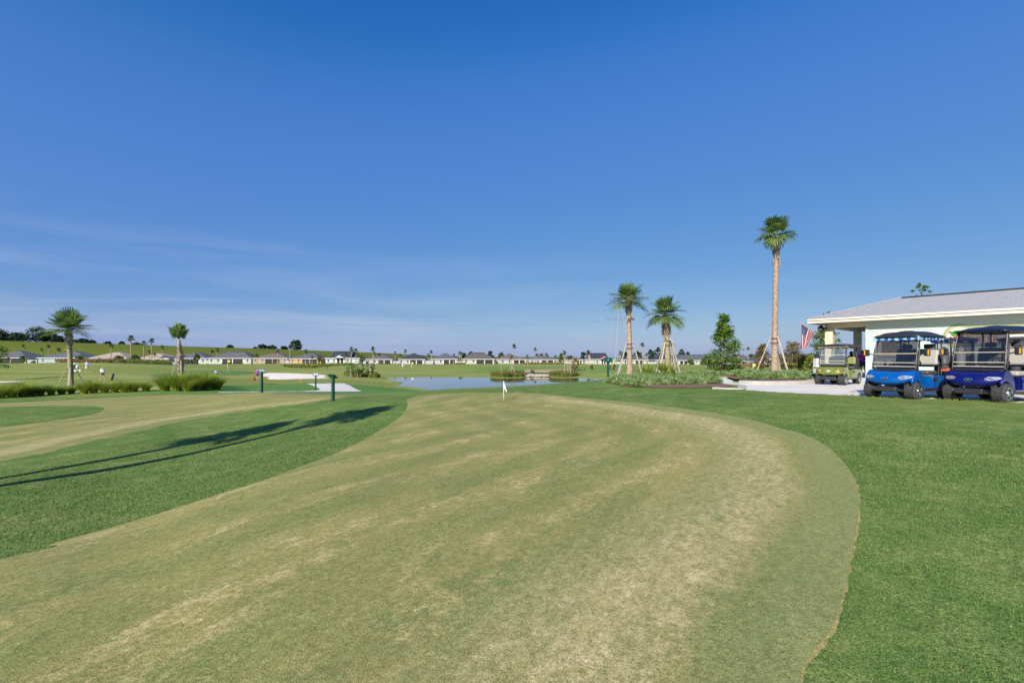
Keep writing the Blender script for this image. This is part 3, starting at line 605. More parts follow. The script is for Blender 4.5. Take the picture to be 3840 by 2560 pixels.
def fence(x0, x1, py_t, py_b, d, label):
    s = d/F; X0, X1 = (x0-CX)*s, (x1-CX)*s; zb = EYE+(HY-py_b)*s; zt = EYE+(HY-py_t)*s
    r = thing('fence', label, 'fence', ((X0+X1)/2, d, zb), 0, 'white vinyl fences between the houses'); n = max(1, round((X1-X0)/2.4)); w_ = (X1-X0)/n
    for k in range(n):
        m = MB(); xc = X0-(X0+X1)/2+(k+.5)*w_
        for j in range(12): m.box((xc-w_/2+(j+.5)*w_/12, 0, (zt-zb)/2), (w_/12-.012, .04, zt-zb-.1))
        m.box((xc, 0, zt-zb-.06), (w_, .09, .12)); m.build('panel', WM['white'], r)
    for k in range(n+1): m = MB(); m.box((X0-(X0+X1)/2+k*w_, 0, (zt-zb)/2), (.14, .14, zt-zb+.12)); m.build('post', M['white'], r)
for a in [(104, 138, 1348.5, 1362, 244, 'short white fence between the brick pillared house and the light teal house'), (618, 634, 1351, 1362, 250, 'short white fence left of the pyramid roofed white house'),
          (770, 780, 1351, 1363, 250, 'tiny white fence left of the pale mint house'), (1075, 1086, 1350.5, 1364, 250, 'tiny white fence left of the peach orange house'),
          (1350, 1371, 1352, 1363, 256, 'white fence left of the low grey roofed house'), (1474, 1495, 1353.5, 1363.5, 256, 'white fence between the low grey roofed and black roofed houses'), (1596, 1622, 1352, 1365, 256, 'white fence right of the black roofed house'),
          (1716, 1738, 1354, 1364, 256, 'white fence left of the flat topped sage house'), (2307, 2332, 1356, 1367, 262, 'white fence right of the red gabled house'), (2431, 2458, 1356, 1367, 262, 'white fence seen between the two big palms'),
          (2086, 2108, 1355, 1364.5, 262, 'white fence left of the low brown roofed house'), (2586, 2634, 1357.5, 1371, 236, 'white fence in front of the dark porched house')]: fence(*a)

# ------------------------------------------------------------------ palms
def fan_leaf(o, az, el, pet, bl, nseg, droop, out, pets, wid=1.0):
    d = Vector((math.cos(az)*math.cos(el), math.sin(az)*math.cos(el), math.sin(el)))
    side = d.cross(Vector((0, 0, 1))); side = side.normalized() if side.length > .05 else Vector((math.sin(az), -math.cos(az), 0))
    o = Vector(o); p1 = o+d*pet*.55; d2 = (d+Vector((0, 0, -.25*(1+droop)))).normalized(); hub = p1+d2*pet*.45
    pets.append((o, p1, hub)); n = side.cross(d2).normalized()
    for k in range(nseg):
        ph = (k/(nseg-1)-.5)*2*R(112); f = d2*math.cos(ph)+side*math.sin(ph)+n*(.22*abs(math.sin(ph))+random.uniform(-.05, .08)); f.normalize()
        costa = hub+d2*(bl*.16*max(0, math.cos(ph))); ln = bl*(.72+.28*math.cos(ph))*random.uniform(.9, 1.06); w_ = bl*R(112)*2/nseg*.30*wid
        sd_ = f.cross(n).normalized()*w_; m = costa+f*ln*.55-Vector((0, 0, ln*.04)); g = droop*random.uniform(.6, 1.3)
        t1 = costa+f*ln*.84-Vector((0, 0, ln*.12*g)); t = costa+f*ln*(.99-.1*g)-Vector((0, 0, ln*.34*g))
        out.append((costa, costa, m+sd_, m-sd_)); out.append((m-sd_, m+sd_, t1+sd_*.5, t1-sd_*.5)); out.append((t1-sd_*.5, t1+sd_*.5, t, t))
def palm_parts(root, H, r0, r1, nleaf, pet, bl, nseg, boots, ths=None, lean=(0, 0), bootr=1.5, leafm='palm', els=(82, -12), droop=.75, trunk='trunk', k=12, seed=1, wid=1.0, azb=None, loose=0):
    random.seed(seed); L_ = []; P_ = []
    pts = [(lean[0]*(t**1.6), lean[1]*(t**1.6), H*t) for t in np.linspace(0, 1, 14)]
    rad = []
    for t in np.linspace(0, 1, 14):
        r = r0+(r1-r0)*min(1, t*1.6); r *= 1+.35*max(0, 1-t*9); rad.append(r*(1+random.uniform(-.04, .04)))
    rad[-1] = r1*.35; rad[-2] = r1*.8
    m = MB(); m.tube([(pts[0][0], pts[0][1], -.25)]+pts, [rad[0]*1.1]+rad, k); m.build('trunk', M[trunk], root, smooth=True)
    top = Vector(pts[-1])
    if boots > 0:
        b = MB(); nb = int(26*boots/ (r1*2.2)) if k > 8 else 12; z0 = H-boots
        for i in range(nb):
            t = i/nb; a = i*2.39996+random.uniform(-.2, .2); z = z0+boots*t*.80; rr = r1*(bootr if t < .75 else bootr*(1-(t-.75)*2.2))*(1 if t > .12 else .75+.25*t/.12)*.72
            dr = Vector((math.cos(a), math.sin(a), 0)); sdv = Vector((-math.sin(a), math.cos(a), 0)); q0 = Vector((lean[0]*(z/H)**1.6, lean[1]*(z/H)**1.6, z))
            ln = r1*random.uniform(1.1, 1.7); w_ = r1*random.uniform(.38, .5); skew = sdv*random.choice((-1, 1))*ln*.35
            a0 = q0+dr*rr*.55-Vector((0, 0, ln*.2)); tip = q0+dr*(rr+r1*random.uniform(.35, .7))+Vector((0, 0, ln*random.uniform(.6, .95)))+skew
            b.add([a0+sdv*w_, a0-sdv*w_, a0+dr*r1*.3, tip+sdv*w_*.45, tip-sdv*w_*.45, tip-dr*r1*.15], [(0, 2, 3), (2, 4, 3), (2, 1, 4), (0, 3, 5), (1, 5, 4), (0, 5, 1), (3, 4, 5)])
        for i in range(loose):
            a = random.uniform(0, 6.28); z = z0-random.uniform(0, .25); dr = Vector((math.cos(a), math.sin(a), 0)); q0 = Vector((0, 0, z))+Vector((*lean, 0))*(z/H)**1.6
            b.tube([q0+dr*r1*.8, q0+dr*r1*1.6+Vector((0, 0, -.1+.2*random.random())), q0+dr*r1*random.uniform(2.2, 3.2)+Vector((0, 0, random.uniform(-.5, .25)))], [.05, .045, .02], 5)
        b.tube([Vector((lean[0], lean[1], 0))*(z/H)**1.6+Vector((0, 0, z)) for z in np.linspace(z0, H-.1, 5)], [r1*.95, r1*1.05*bootr*.75, r1*bootr*.8, r1*.9, r1*.4], 9)
        b.build('leaf_bases', M['boot'], root, fix=False)
    for i in range(nleaf):
        t = (i+.5)/nleaf; a = i*2.39996+random.uniform(-.25, .25) if azb is None else azb[i % len(azb)]+random.uniform(-.3, .3)
        el = R(els[0]+(els[1]-els[0])*t**1.1+random.uniform(-9, 9)); sc = random.uniform(.85, 1.12); ps = random.uniform(.35, 1.15)
        fan_leaf(top+Vector((0, 0, .05-.30*t)), a, el, pet*ps*(.55+.6*t), bl*sc*(.85 if t < .15 else 1), nseg, droop*(.35+t), L_, P_, wid)
    m = MB(); m.quads(np.array([[tuple(v) for v in q_] for q_ in L_]))
    for a, b_, c in P_: m.tube([a, b_, c], [.022*bl/.8, .016*bl/.8, .01*bl/.8], 4, cap=False)
    m.build('crown', M[leafm], root, fix=False)
def stakes(root, n, h, spread, lean=(0, 0), rt=.2, mat='wood', az0=.5, H=1):
    k = (h/H)**1.6; c = Vector((lean[0]*k, lean[1]*k, 0))
    for i in range(n):
        a = az0+i*2*math.pi/n; d = Vector((math.cos(a), math.sin(a), 0)); f = d*spread
        m = MB(); A = f+Vector((0, 0, -.15)); B = c+d*(rt+.03)+Vector((0, 0, h+.1)); ax = (B-A).normalized(); s_ = Vector((-math.sin(a), math.cos(a), 0))*.045; u_ = ax.cross(s_).normalized()*.022
        m.add([A-s_-u_, A+s_-u_, A+s_+u_, A-s_+u_, B-s_-u_, B+s_-u_, B+s_+u_, B-s_+u_], [(0, 3, 2, 1), (4, 5, 6, 7), (0, 1, 5, 4), (1, 2, 6, 5), (2, 3, 7, 6), (3, 0, 4, 7)]); m.build('brace', M[mat], root)
    for dz in (0, -.28):
        m = MB(); m.tube([c+Vector((math.cos(t)*(rt+.055), math.sin(t)*(rt+.055), h+dz)) for t in np.linspace(0, 2*math.pi, 17)], .018, 5); m.build('strap', M['black'], root)
def hero(px, d, z, pytop, label, **kw):
    X = (px-CX)/F*d; H = EYE+(HY-pytop)/F*d-z
    r = thing('palm_tree', label, 'palm tree', (X, d, z)); return r, H
# tall palm in the raised bed
r, H = hero(2905, 28, .45, 800, 'tallest palm, slim bare trunk with three timber props, in the kerbed bed')
palm_parts(r, H-1.2, .185, .145, 20, .6, .88, 24, 1.5, lean=(.12, 0), seed=11, els=(86, -4), loose=5, droop=1.05, bootr=1.45, azb=[.1, .4, 2.9, 3.3, 1.2, 5.2, .9, 3.9, 4.6, .2, 2.5, 3.1])
stakes(r, 3, 2.28, 1.15, rt=.2, az0=-1.35, H=H)
r, H = hero(2362, 30, .40, 1045, 'palm with ragged leaf bases and a yellow flower stalk, left of the big pair')
palm_parts(r, H-1.3, .18, .155, 22, .65, .90, 26, 1.05, lean=(-.12, 0), seed=21, els=(84, -8), loose=7, bootr=1.35)
m = MB()
for i in range(110):
    p = Vector((random.gauss(.02, .14), random.gauss(-.28, .08), H-1.35+random.gauss(.05, .2))); m.sphere(p, .028, 4, 3)
m.build('flower_stalk', leafmat('palm_flower', (.45, .40, .20), (.62, .56, .32)), r, fix=False)
stakes(r, 3, 2.05, .95, rt=.2, az0=-.75, H=H)
r, H = hero(2505, 30, .40, 1100, 'palm with a swollen basket of crossed leaf bases, right of the pair in the bed')
palm_parts(r, H-1.3, .19, .175, 24, .68, .92, 26, 1.6, lean=(-.2, 0), seed=33, els=(86, -6), droop=.95, loose=2, bootr=1.75, trunk='trunk2')
stakes(r, 4, 2.25, 1.0, rt=.22, az0=-.95, H=H)
gp = T(256, 1453); r, H = hero(266, gp.y, gp.z, 1150, 'bushy crowned palm with timber props in the ornamental grass on the left')
palm_parts(r, H-1.75, .19, .165, 34, .85, 1.08, 28, 1.5, lean=(-.22, 0), seed=41, els=(86, 2), droop=.5, bootr=1.7, loose=4, trunk='trunk2')
stakes(r, 4, 1.5, .95, rt=.24, az0=-1.0, H=H)
gp = GD(677, 42); r, H = hero(677, 42, gp.z, 1193, 'palm sheathed in orange leaf bases with a narrow upright crown behind the tall grass clumps')
palm_parts(r, H-1.85, .18, .15, 16, .8, .95, 20, H-2.3, lean=(-.15, 0), seed=52, els=(88, 60), droop=.5, bootr=1.9)
stakes(r, 4, 1.75, .85, rt=.3, az0=-.9, H=H)
# two palms just outside the view whose shadows cross the slope
for nm, (sx, sy), Hh, lab, sd_ in (('a', (1010, 1600), 6.4, 'shorter palm left of the view whose shadow ends on the slope', 61), ('b', (1440, 1528), 7.6, 'taller palm left of the view whose shadow reaches the near green', 62)):
    g = T(sx, sy); Lh = (Hh-g.z*0-.4)/math.tan(SUN_EL); bx, by = g.x-.46*Lh, g.y-.89*Lh
    if nm == 'a': bx, by = g.x-.36*Lh, g.y-.93*Lh
    r = thing('palm_tree', lab, 'palm tree', (bx, by, H1(bx, by))); lean = (0, 0) if nm == 'b' else (.36*Lh-.46*Lh, .93*Lh-.89*Lh)
    palm_parts(r, Hh-.9, .15 if nm == 'a' else .18, .12 if nm == 'a' else .15, 22, .6, .80, 22, .8, lean=lean, seed=sd_, els=(84, 0))

# distant palms: (column, top row, base row, crown scale, staked)
far_src = []
for s_ in range(4):
    r = thing('palm_tree', 'x', 'palm tree', (0, 0, -500))
    palm_parts(r, 5.2, .17, .14, [17, 15, 19, 13][s_], .6, .74, 11, [.9, .6, 1.1, .8][s_], lean=((-.12, .1, .05, -.05)[s_], 0), seed=100+s_, k=7, wid=1.3, leafm='palmfar', droop=.9, els=(80, -20), bootr=1.4)
    far_src.append(r)
FP = [(87, 1291, 1331, 0, 270, 1), (156, 1303, 1338, 0, 268, 1), (182, 1291, 1330, 0, 268, 1), (219, 1305, 1332, 0, 268, 1), (416, 1280, 1357, 1, 0, 1.2), (491, 1245, 1356, 1, 0, 1.5), (540, 1268, 1358, 1, 0, 1.3), (569, 1257, 1356, 1, 0, 1.4), (559, 1310, 1350, 0, 0, 1), (580, 1322, 1352, 0, 0, .9), (609, 1288, 1358, 1, 0, 1.2),
 (795, 1313, 1342, 0, 272, 1), (814, 1305, 1340, 0, 272, 1), (944, 1324, 1366, 1, 0, 1), (963, 1325, 1364, 0, 0, 1), (1042, 1303, 1362.5, 1, 0, 1), (1086, 1282, 1374, 1, 0, 1.1), (1146, 1304, 1372, 1, 0, 1.1), (1170, 1329, 1379, 0, 0, .7),
 (1297, 1317, 1367, 0, 0, 1.1), (1317, 1295, 1362, 0, 0, 1.2), (1335, 1301, 1371, 1, 0, 1.2), (1344, 1322, 1369, 1, 0, .9), (1399, 1293, 1366, 0, 0, 1.2), (1402, 1314, 1363, 0, 0, .9), (1421, 1321, 1361, 1, 0, .9), (1481, 1314, 1361, 1, 0, .9), (1500, 1326, 1348, 0, 280, .7), (1521, 1309, 1342, 0, 280, .9), (1607, 1323, 1355, 0, 262, .8), (1618, 1311, 1350, 0, 275, .9),
 (1702, 1325, 1365, 1, 0, .9), (1725, 1314, 1365, 0, 0, .9), (1731, 1316, 1365, 0, 0, .9), (1880, 1309, 1402, 0, 0, 1.1), (1927, 1273, 1402, 0, 0, 1.2), (1919, 1324, 1401, 1, 0, .9), (1978, 1328.6, 1368, 1, 0, .9), (2007, 1296, 1363, 0, 0, .9), (2011, 1322, 1363, 0, 0, .8), (2032, 1322, 1364, 0, 0, .9), (2049, 1321, 1365, 1, 0, .9), (2055, 1330, 1365, 0, 0, .7), (2083, 1329, 1366, 0, 0, .8),
 (2117, 1302, 1400, 0, 0, 1.1), (2130, 1326, 1393, 0, 0, .8), (2140, 1326, 1401, 1, 0, .9), (2207, 1314, 1369, 0, 0, 1), (2228, 1332, 1366, 0, 0, .7), (2326, 1305, 1405, 1, 0, 1), (2410, 1272.6, 1376, 0, 0, 1.2), (2424, 1317, 1382, 0, 0, .9), (2518, 1261, 1402, 1, 0, 1), (2525, 1316, 1362, 0, 0, .9), (2656, 1332, 1378, 1, 0, .9), (2769, 1281, 1368, 0, 0, 1.1), (2805, 1293, 1366, 1, 0, 1)]
info = []
for i, (px, pt, pb, st, dd, cs) in enumerate(FP):
    if dd: d = dd; X = (px-CX)/F*d; z = H1(X, d) if dd < 266 else EYE+(HY-pb)/F*d
    else:
        g = T(px, min(max(pb, 1355), 1406)); d, X, z = g.y, g.x, g.z
        if d > 246: d = 243; X = (px-CX)/F*d; z = H1(X, d)
        if px in (1880, 1927, 1919): d = 95+(px-1900)*.02; X = (px-CX)/F*d; z = -2.1
        if px in (2117, 2130, 2140): d = 94; X = (px-CX)/F*d; z = -2.0
    z -= .1; H = EYE+(HY-pt)/F*d-z; src = far_src[(i*7+px) % 4]
    r = copy_tree(src); cw = {0: 1}.get(0); wpx = 21*cs; wm = wpx/F*d; sc = wm/2.6
    sc = max(.5, min(1.9, sc)); r.location = (X, d, z); hh = H/(5.2+1.15)
    r.scale = (sc, sc, hh); r.rotation_euler = (0, 0, random.uniform(0, 6.28)); r['group'] = 'distant palms round the course'
    # keep the crown round when the trunk is stretched
    for ch in list(r.children):
        if ch.name.startswith('crown'):
            ch.location = (0, 0, 5.2*(1-sc/hh) if True else 0); ch.scale = (1, 1, sc/hh)
        if ch.name.startswith('leaf_bases'): ch.location = (0, 0, 5.2*(1-sc/hh)); ch.scale = (1, 1, sc/hh)
    if st:
        s0 = bpy.data.objects.new('tmp', None)
        for k in range(3):
            a = .3+k*2.09+i; m = MB(); m.tube([(math.cos(a)*1.1/sc, math.sin(a)*1.1/sc, 0), (math.cos(a)*.16, math.sin(a)*.16, 1.9/hh)], .05, 4); m.build('brace', M['wood'], r)
        bpy.data.objects.remove(s0)
    best = min(HOUSES, key=lambda h_: 0 if h_[0] <= px <= h_[1] else min(abs(px-h_[0]), abs(px-h_[1])))
    rel = 'behind' if d > 256 else ('on the bank below' if 90 < d < 100 else 'in front of')
    info.append([best[2], rel, px, H, r])
keys = {}
for t in info: keys.setdefault((t[0], t[1]), []).append(t)
ordn = ['leftmost', 'second from left', 'third from left', 'fourth from left', 'fifth from left', 'sixth from left', 'seventh from left']
for (hs_, rel), L_ in keys.items():
    L_.sort(key=lambda t: t[2])
    for k, t in enumerate(L_):
        size = 'tall' if t[3] > 10 else ('short' if t[3] < 6 else 'slim')
        if len(L_) == 1: lab = f'{size} palm {rel} {hs_}'
        elif len(L_) == 2: lab = f'{size} palm, {"left" if k == 0 else "right"} one of two {rel} {hs_}'
        else: lab = f'{size} palm, {ordn[k] if k < len(L_)-1 else "rightmost"} of {len(L_)} {rel} {hs_}'
        t[4]['label'] = lab
for r in far_src:
    for ch in list(r.children): bpy.data.objects.remove(ch)
    bpy.data.objects.remove(r)

# ------------------------------------------------------------------ leafy trees and shrubs
def leaves(n, pts, spread, size, flat=.5):
    c = np.asarray(pts)[rng.integers(0, len(pts), n)]+rng.normal(0, 1, (n, 3))*np.asarray(spread)
    a = rng.normal(0, 1, (n, 3)); a[:, 2] *= flat; a /= np.linalg.norm(a, axis=1)[:, None]; b = np.cross(a, rng.normal(0, 1, (n, 3))); b /= np.linalg.norm(b, axis=1)[:, None]+1e-9
    s_ = (size*rng.uniform(.6, 1.3, n))[:, None]; a = a*s_; b = b*s_*.55
    return np.stack([c-a, c+b, c+a, c-b], 1)
def tree(name, label, cat, loc, H, prof, nclump, nleaf, lsize, leafm, barkm='twig', tr=.06, group=None, spread=.16, multi=1, base=.1, seed=0, branches=14):
    """prof: list of (height fraction, radius in metres) of the crown outline"""
    g = np.random.default_rng(abs(seed)+5); root = thing(name, label, cat, loc, 0, group); hz = [p[0] for p in prof]; hr = [p[1] for p in prof]
    P = []; m = MB()
    for k in range(multi):
        a = k*2*math.pi/max(1, multi)+g.uniform(0, 1); off = 0 if multi == 1 else .25*max(hr)
        tp = [(0, 0, -.1), (off*math.cos(a)*.5, off*math.sin(a)*.5, H*.35), (off*math.cos(a), off*math.sin(a), H*.9)]
        m.tube(tp, [tr*1.3, tr, tr*.25], 7)
    for i in range(nclump):
        t = g.uniform(hz[0], hz[-1]); R_ = np.interp(t, hz, hr); a = g.uniform(0, 6.28); q_ = R_*math.sqrt(g.uniform(.15, 1)); P.append((q_*math.cos(a), q_*math.sin(a), t*H))
    for i in range(min(branches, len(P))):
        p = P[i]; m.tube([(0, 0, max(base*H, p[2]-.25*math.hypot(p[0], p[1])-.1*H)), (p[0]*.5, p[1]*.5, p[2]-.05*H), p], [tr*.5, tr*.35, tr*.12], 4, cap=False)
    m.build('trunk', M[barkm], root, smooth=True, fix=False)
    c = MB(); c.quads(leaves(nleaf, P, (spread*max(hr), spread*max(hr), spread*max(hr)*.7), lsize)); c.build('crown', M[leafm], root, fix=False); return root
def tree_px(name, label, cat, px, pt, pb, d, prof_px, *a, z=None, **k):
    X = (px-CX)/F*d; z = H1(X, d) if z is None else z; H = EYE+(HY-pt)/F*d-z
    return tree(name, label, cat, (X, d, z), H, [(t, r_*d/F) for t, r_ in prof_px], *a, **k)
tree_px('leafy_tree', 'glossy green leafy young tree with a thin crooked top beside the kerbed bed', 'tree', 2716, 1180, 1398, 33, [(.04, 55), (.12, 66), (.25, 70), (.4, 62), (.55, 42), (.68, 26), (.8, 16), (.9, 12), (.99, 14)], 120, 7000, .075, 'leaf', spread=.115, tr=.05, seed=3, z=.3, branches=40)
tree_px('cypress_tree', 'rust tinged feathery young cypress left of the tall palm', 'tree', 2859, 1291, 1395, 31, [(.03, 26), (.25, 30), (.5, 26), (.75, 18), (1, 10)], 110, 4200, .045, 'cypress', spread=.10, tr=.03, seed=4, z=.35, branches=60)
tree_px('cypress_tree', 'larger bare topped feathery cypress between the tall palm and the flag', 'tree', 2972, 1283, 1395, 31, [(.03, 44), (.3, 46), (.5, 40), (.7, 28), (1, 18)], 130, 4200, .048, 'cypress', spread=.11, tr=.035, seed=8, z=.35, branches=80)
tree_px('shrub', 'yellow green leafy shrub just left of the green golf cart', 'shrub', 3030, 1335, 1408, 29, [(.02, 42), (.5, 38), (1, 14)], 70, 3600, .06, 'shrubleaf', spread=.16, tr=.02, seed=9, z=.4)
tree_px('leafy_tree', 'sparse young tree seen behind the porch pillar', 'tree', 3100, 1238, 1400, 36, [(.2, 44), (.4, 56), (.6, 50), (.8, 44), (1, 26)], 80, 3000, .075, 'leaf', spread=.11, tr=.045, seed=12, z=.35, branches=40)
tree_px('leafy_tree', 'tip of a tree poking above the building roof ridge', 'tree', 3456, 1062, 1360, 46, [(.3, 40), (.7, 48), (.85, 34), (.93, 26), (1, 8)], 70, 1900, .10, 'leaf', spread=.07, tr=.05, seed=13, z=.3, branches=60)
tree_px('leafy_tree', 'twig ends of a tree just above the roof edge', 'tree', 3100, 1168, 1360, 40, [(.3, 20), (.8, 24), (.97, 14), (1, 6)], 40, 700, .07, 'leaf', spread=.09, tr=.04, seed=14, z=.3, branches=40)
tree_px('shrub', 'round green shrub growing behind the two palms', 'shrub', 2760, 1378, 1402, 34, [(.1, 46), (.6, 40), (1, 20)], 40, 1800, .05, 'leaf', spread=.15, tr=.02, seed=15, z=.35)
for px, pt, pb, wd, d, lab in [(1317, 1362, 1407, 21, 86, 'left crape myrtle in the dark grass by the pond'), (1351, 1360, 1406, 15, 87, 'middle crape myrtle in the dark grass by the pond'), (1389, 1363, 1404, 18, 88, 'right crape myrtle in the dark grass by the pond')]:
    tree_px('crape_myrtle', lab, 'tree', px, pt, pb, d, [(.3, wd*.5), (.55, wd), (.8, wd*.95), (1, wd*.45)], 40, 560, .12, 'leaf', 'palebark', multi=3, tr=.10, spread=.16, seed=px, group='crape myrtles by the pond')
g = T(2158, 1389)
tree_px('cypress_tree', 'bronze green bushy cypress beside the pond bridge', 'tree', 2158, 1344, 1389, g.y, [(.03, 15), (.3, 16), (.7, 11), (1, 4)], 40, 900, .16, 'cypress', tr=.06, seed=31)
for px, pt, pb, wd, lab in [(2219, 1368, 1385, 8, 'small rust coloured cypress left of the green box sign'), (2304, 1366, 1388, 7, 'small rust coloured cypress right of the green box sign'), (2286, 1370, 1386, 5, 'rust coloured cypress partly hidden by the green box sign')]:
    g = T(px, pb); tree_px('cypress_tree', lab, 'tree', px, pt, pb, g.y, [(.03, wd), (.5, wd*.8), (1, wd*.3)], 16, 300, .16, 'cypress', tr=.05, seed=px)
far_dark = [(-20, 1236, 1290, 45, 'thin dark tree cut by the left edge of the view', 0), (23, 1256, 1278, 16, 'small dark tree at the left end of the skyline', 0), (62, 1251, 1279, 30, 'low dark round oak on the skyline left of the biggest one', 0), (134, 1229, 1281, 38, 'biggest dark round oak on the left skyline', 0), (190, 1247, 1282, 26, 'dark oak on the skyline right of the biggest one', 0), (225, 1260, 1283, 16, 'dark tree on the skyline seen beside the left palm trunk', 0), (279, 1274, 1284, 8, 'tiny dark bush on the skyline just right of the left palm trunk', 0), (311, 1272, 1286, 22, 'wide low dark oak on the skyline right of the left palm', 0), (346, 1276, 1288, 10, 'small dark tree at the right end of the left skyline trees', 0),
 (405, 1281, 1292, 10, 'small dark tree on the skyline above the wider taupe roof', 0), (457, 1281, 1294, 8, 'lone small dark tree on the skyline left of the tallest far palm', 0), (513, 1286, 1296, 12, 'low dark tree on the skyline between the tall far palms', 0), (862, 1295, 1307, 11, 'lone dark tree on the skyline above the mint house', 0), (957, 1302, 1312, 7, 'leftmost small tree of the group above the tan house', 0), (985, 1292, 1313, 15, 'ragged tree on the skyline above the tan house', 0), (1019, 1295, 1314, 16, 'wide tree on the skyline between the tan and peach houses', 0), (1066, 1299, 1316, 11, 'small tree left of the big round skyline oak', 0), (1109, 1275, 1318, 21, 'big round dark oak on the skyline above the peach house', 0),
 (1742, 1326, 1350, 12, 'dark tree left of the flat topped sage house', 300), (1765, 1320, 1350, 12, 'dark tree half hidden by the flat topped sage roof', 300), (1838, 1317, 1350, 13, 'dark round tree right of the flat topped sage roof', 300), (1878, 1326, 1352, 14, 'dark tree behind the island palms', 300), (2187, 1321, 1352, 11, 'dark tree left of the red gable', 300), (2206, 1314, 1352, 9, 'dark tree touching the red gable', 300), (2345, 1320, 1355, 16, 'dark tree seen at the left big palm trunk', 310), (2390, 1319, 1355, 18, 'wide dark tree above the house between the big palms', 310), (2441, 1311, 1360, 13, 'dark feathery tree behind the white fence', 290), (2468, 1304, 1360, 15, 'tallest dark feathery tree between the big palms', 290), (2554, 1312, 1352, 16, 'dark tree above the dark blue roof', 300), (2581, 1321, 1352, 9, 'small dark tree left of the grey porch house roof', 300), (2814, 1329, 1350, 12, 'low dark tree beyond the blue grey roof', 300), (2590, 1345, 1371, 10, 'slender green tree in front of the grey porch house', 235), (2636, 1348, 1372, 11, 'second slender green tree in front of the grey porch house', 235),
 (84, 1335, 1361, 10, 'young tree beside the white fence at the light teal house', 240), (738, 1324, 1362, 9, 'small dark tree in front of the pyramid roofed house', 240), (1197, 1335, 1363, 6, 'small round tree right of the peach house', 240), (1358, 1328, 1364, 8, 'bushy young tree left of the low grey roofed house', 235), (2105, 1325, 1361, 9, 'conical young tree left of the low brown roofed house', 245), (300, 1334, 1356, 16, 'wispy bush behind the pink dressed golfer', 0.5), (450, 1335, 1357, 18, 'dark bush beside the wider taupe roof', .5), (505, 1332, 1355, 15, 'dark bush in front of the narrower taupe roofed house', .5)]
for px, pt, pb, wd, lab, d in far_dark:
    if d == 0: p = crest_pt(px); d_ = p.y; z = p.z
    elif d < 1: d_ = 150; z = H1((px-CX)/F*150, 150)
    else: d_ = d; z = H1((px-CX)/F*d, d)
    X = (px-CX)/F*d_; Ht = EYE+(HY-pt)/F*d_-z; r_ = wd*d_/F*1.02
    low = .1 if d_ > 300 else .25; rnd = wd > 9
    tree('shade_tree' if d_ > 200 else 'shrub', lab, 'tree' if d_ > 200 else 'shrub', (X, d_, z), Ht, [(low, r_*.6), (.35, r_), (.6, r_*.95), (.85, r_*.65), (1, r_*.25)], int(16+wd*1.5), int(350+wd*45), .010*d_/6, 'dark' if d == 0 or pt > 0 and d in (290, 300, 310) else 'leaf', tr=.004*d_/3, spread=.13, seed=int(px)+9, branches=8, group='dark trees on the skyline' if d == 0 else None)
# dark pine at the left edge
g = GD(-14, 60)
tree('leafy_tree', 'thin leafy branches reaching in at the left edge of the view', 'tree', tuple(g), 4.6, [(.35, 1.2), (.6, 1.5), (.8, 1.1), (1, .6)], 40, 1500, .10, 'leaf', tr=.08, seed=77, spread=.12, branches=30)

# blades of grass: tufts, clumps and reeds
def blades(n, R_, H, lean=.6, w_=.008, seg=4, g=None, dens=.5):
    g = g or rng; A = []
    az = g.uniform(0, 6.28, n); rr = R_*dens*np.sqrt(g.uniform(0, 1, n)); b = np.stack([rr*np.cos(az), rr*np.sin(az), np.zeros(n)], 1)
    a2 = az+g.normal(0, .7, n); o = np.stack([np.cos(a2), np.sin(a2), np.zeros(n)], 1); s_ = np.stack([-np.sin(a2), np.cos(a2), np.zeros(n)], 1)
    hh = H*g.uniform(.55, 1.05, n); out = R_*lean*g.uniform(.3, 1.2, n); pr = None; q_ = []
    for k in range(seg+1):
        t = k/seg; c = b+o*(out*t**1.8)[:, None]; c = c.copy(); c[:, 2] = hh*(1.25*t-.33*t**3.2); ww = (w_*(1-t*.85)); l, r_ = c-s_*ww, c+s_*ww
        if pr is not None: q_.append(np.stack([pr[0], pr[1], r_, l], 1))
        pr = (l, r_)
    return np.concatenate(q_)
clump_me = []
for k in range(4):
    m = MB(); m.quads(blades(520, .62, 1.0, 1.25, .012, 5, np.random.default_rng(200+k), .28)); o = m.build('fountain_grass', M['fountain'], fix=False); clump_me.append(o.data); bpy.data.objects.remove(o)
cl = [(-60, 1495, 1.1, 0), (0, 1493, 1.1, 0), (45, 1491, 1.0, 1), (88, 1487, 1.15, 1), (120, 1484, 1.0, 1), (152, 1482, .8, 0), (192, 1481, .85, 0), (232, 1478, .8, 1), (268, 1475, .8, 1), (316, 1476, 1.0, 0), (352, 1474, 1.05, 0), (392, 1473, 1.0, 1), (430, 1472, .9, 1), (465, 1471, .95, 0), (500, 1469, 1.1, 1), (548, 1467, .9, 0), (618, 1466, 1.35, 0), (662, 1466, 1.5, 1), (705, 1467, 1.25, 0), (742, 1464, 1.5, 1), (776, 1462, 1.5, 1), (812, 1461, 1.35, 0), (640, 1455, 1.4, 1), (720, 1452, 1.5, 0), (790, 1452, 1.3, 1)]
nm = ['first', 'second', 'third', 'fourth', 'fifth', 'sixth', 'seventh', 'eighth', 'ninth', 'tenth', 'eleventh', 'twelfth', 'thirteenth', 'fourteenth', 'fifteenth', 'sixteenth']
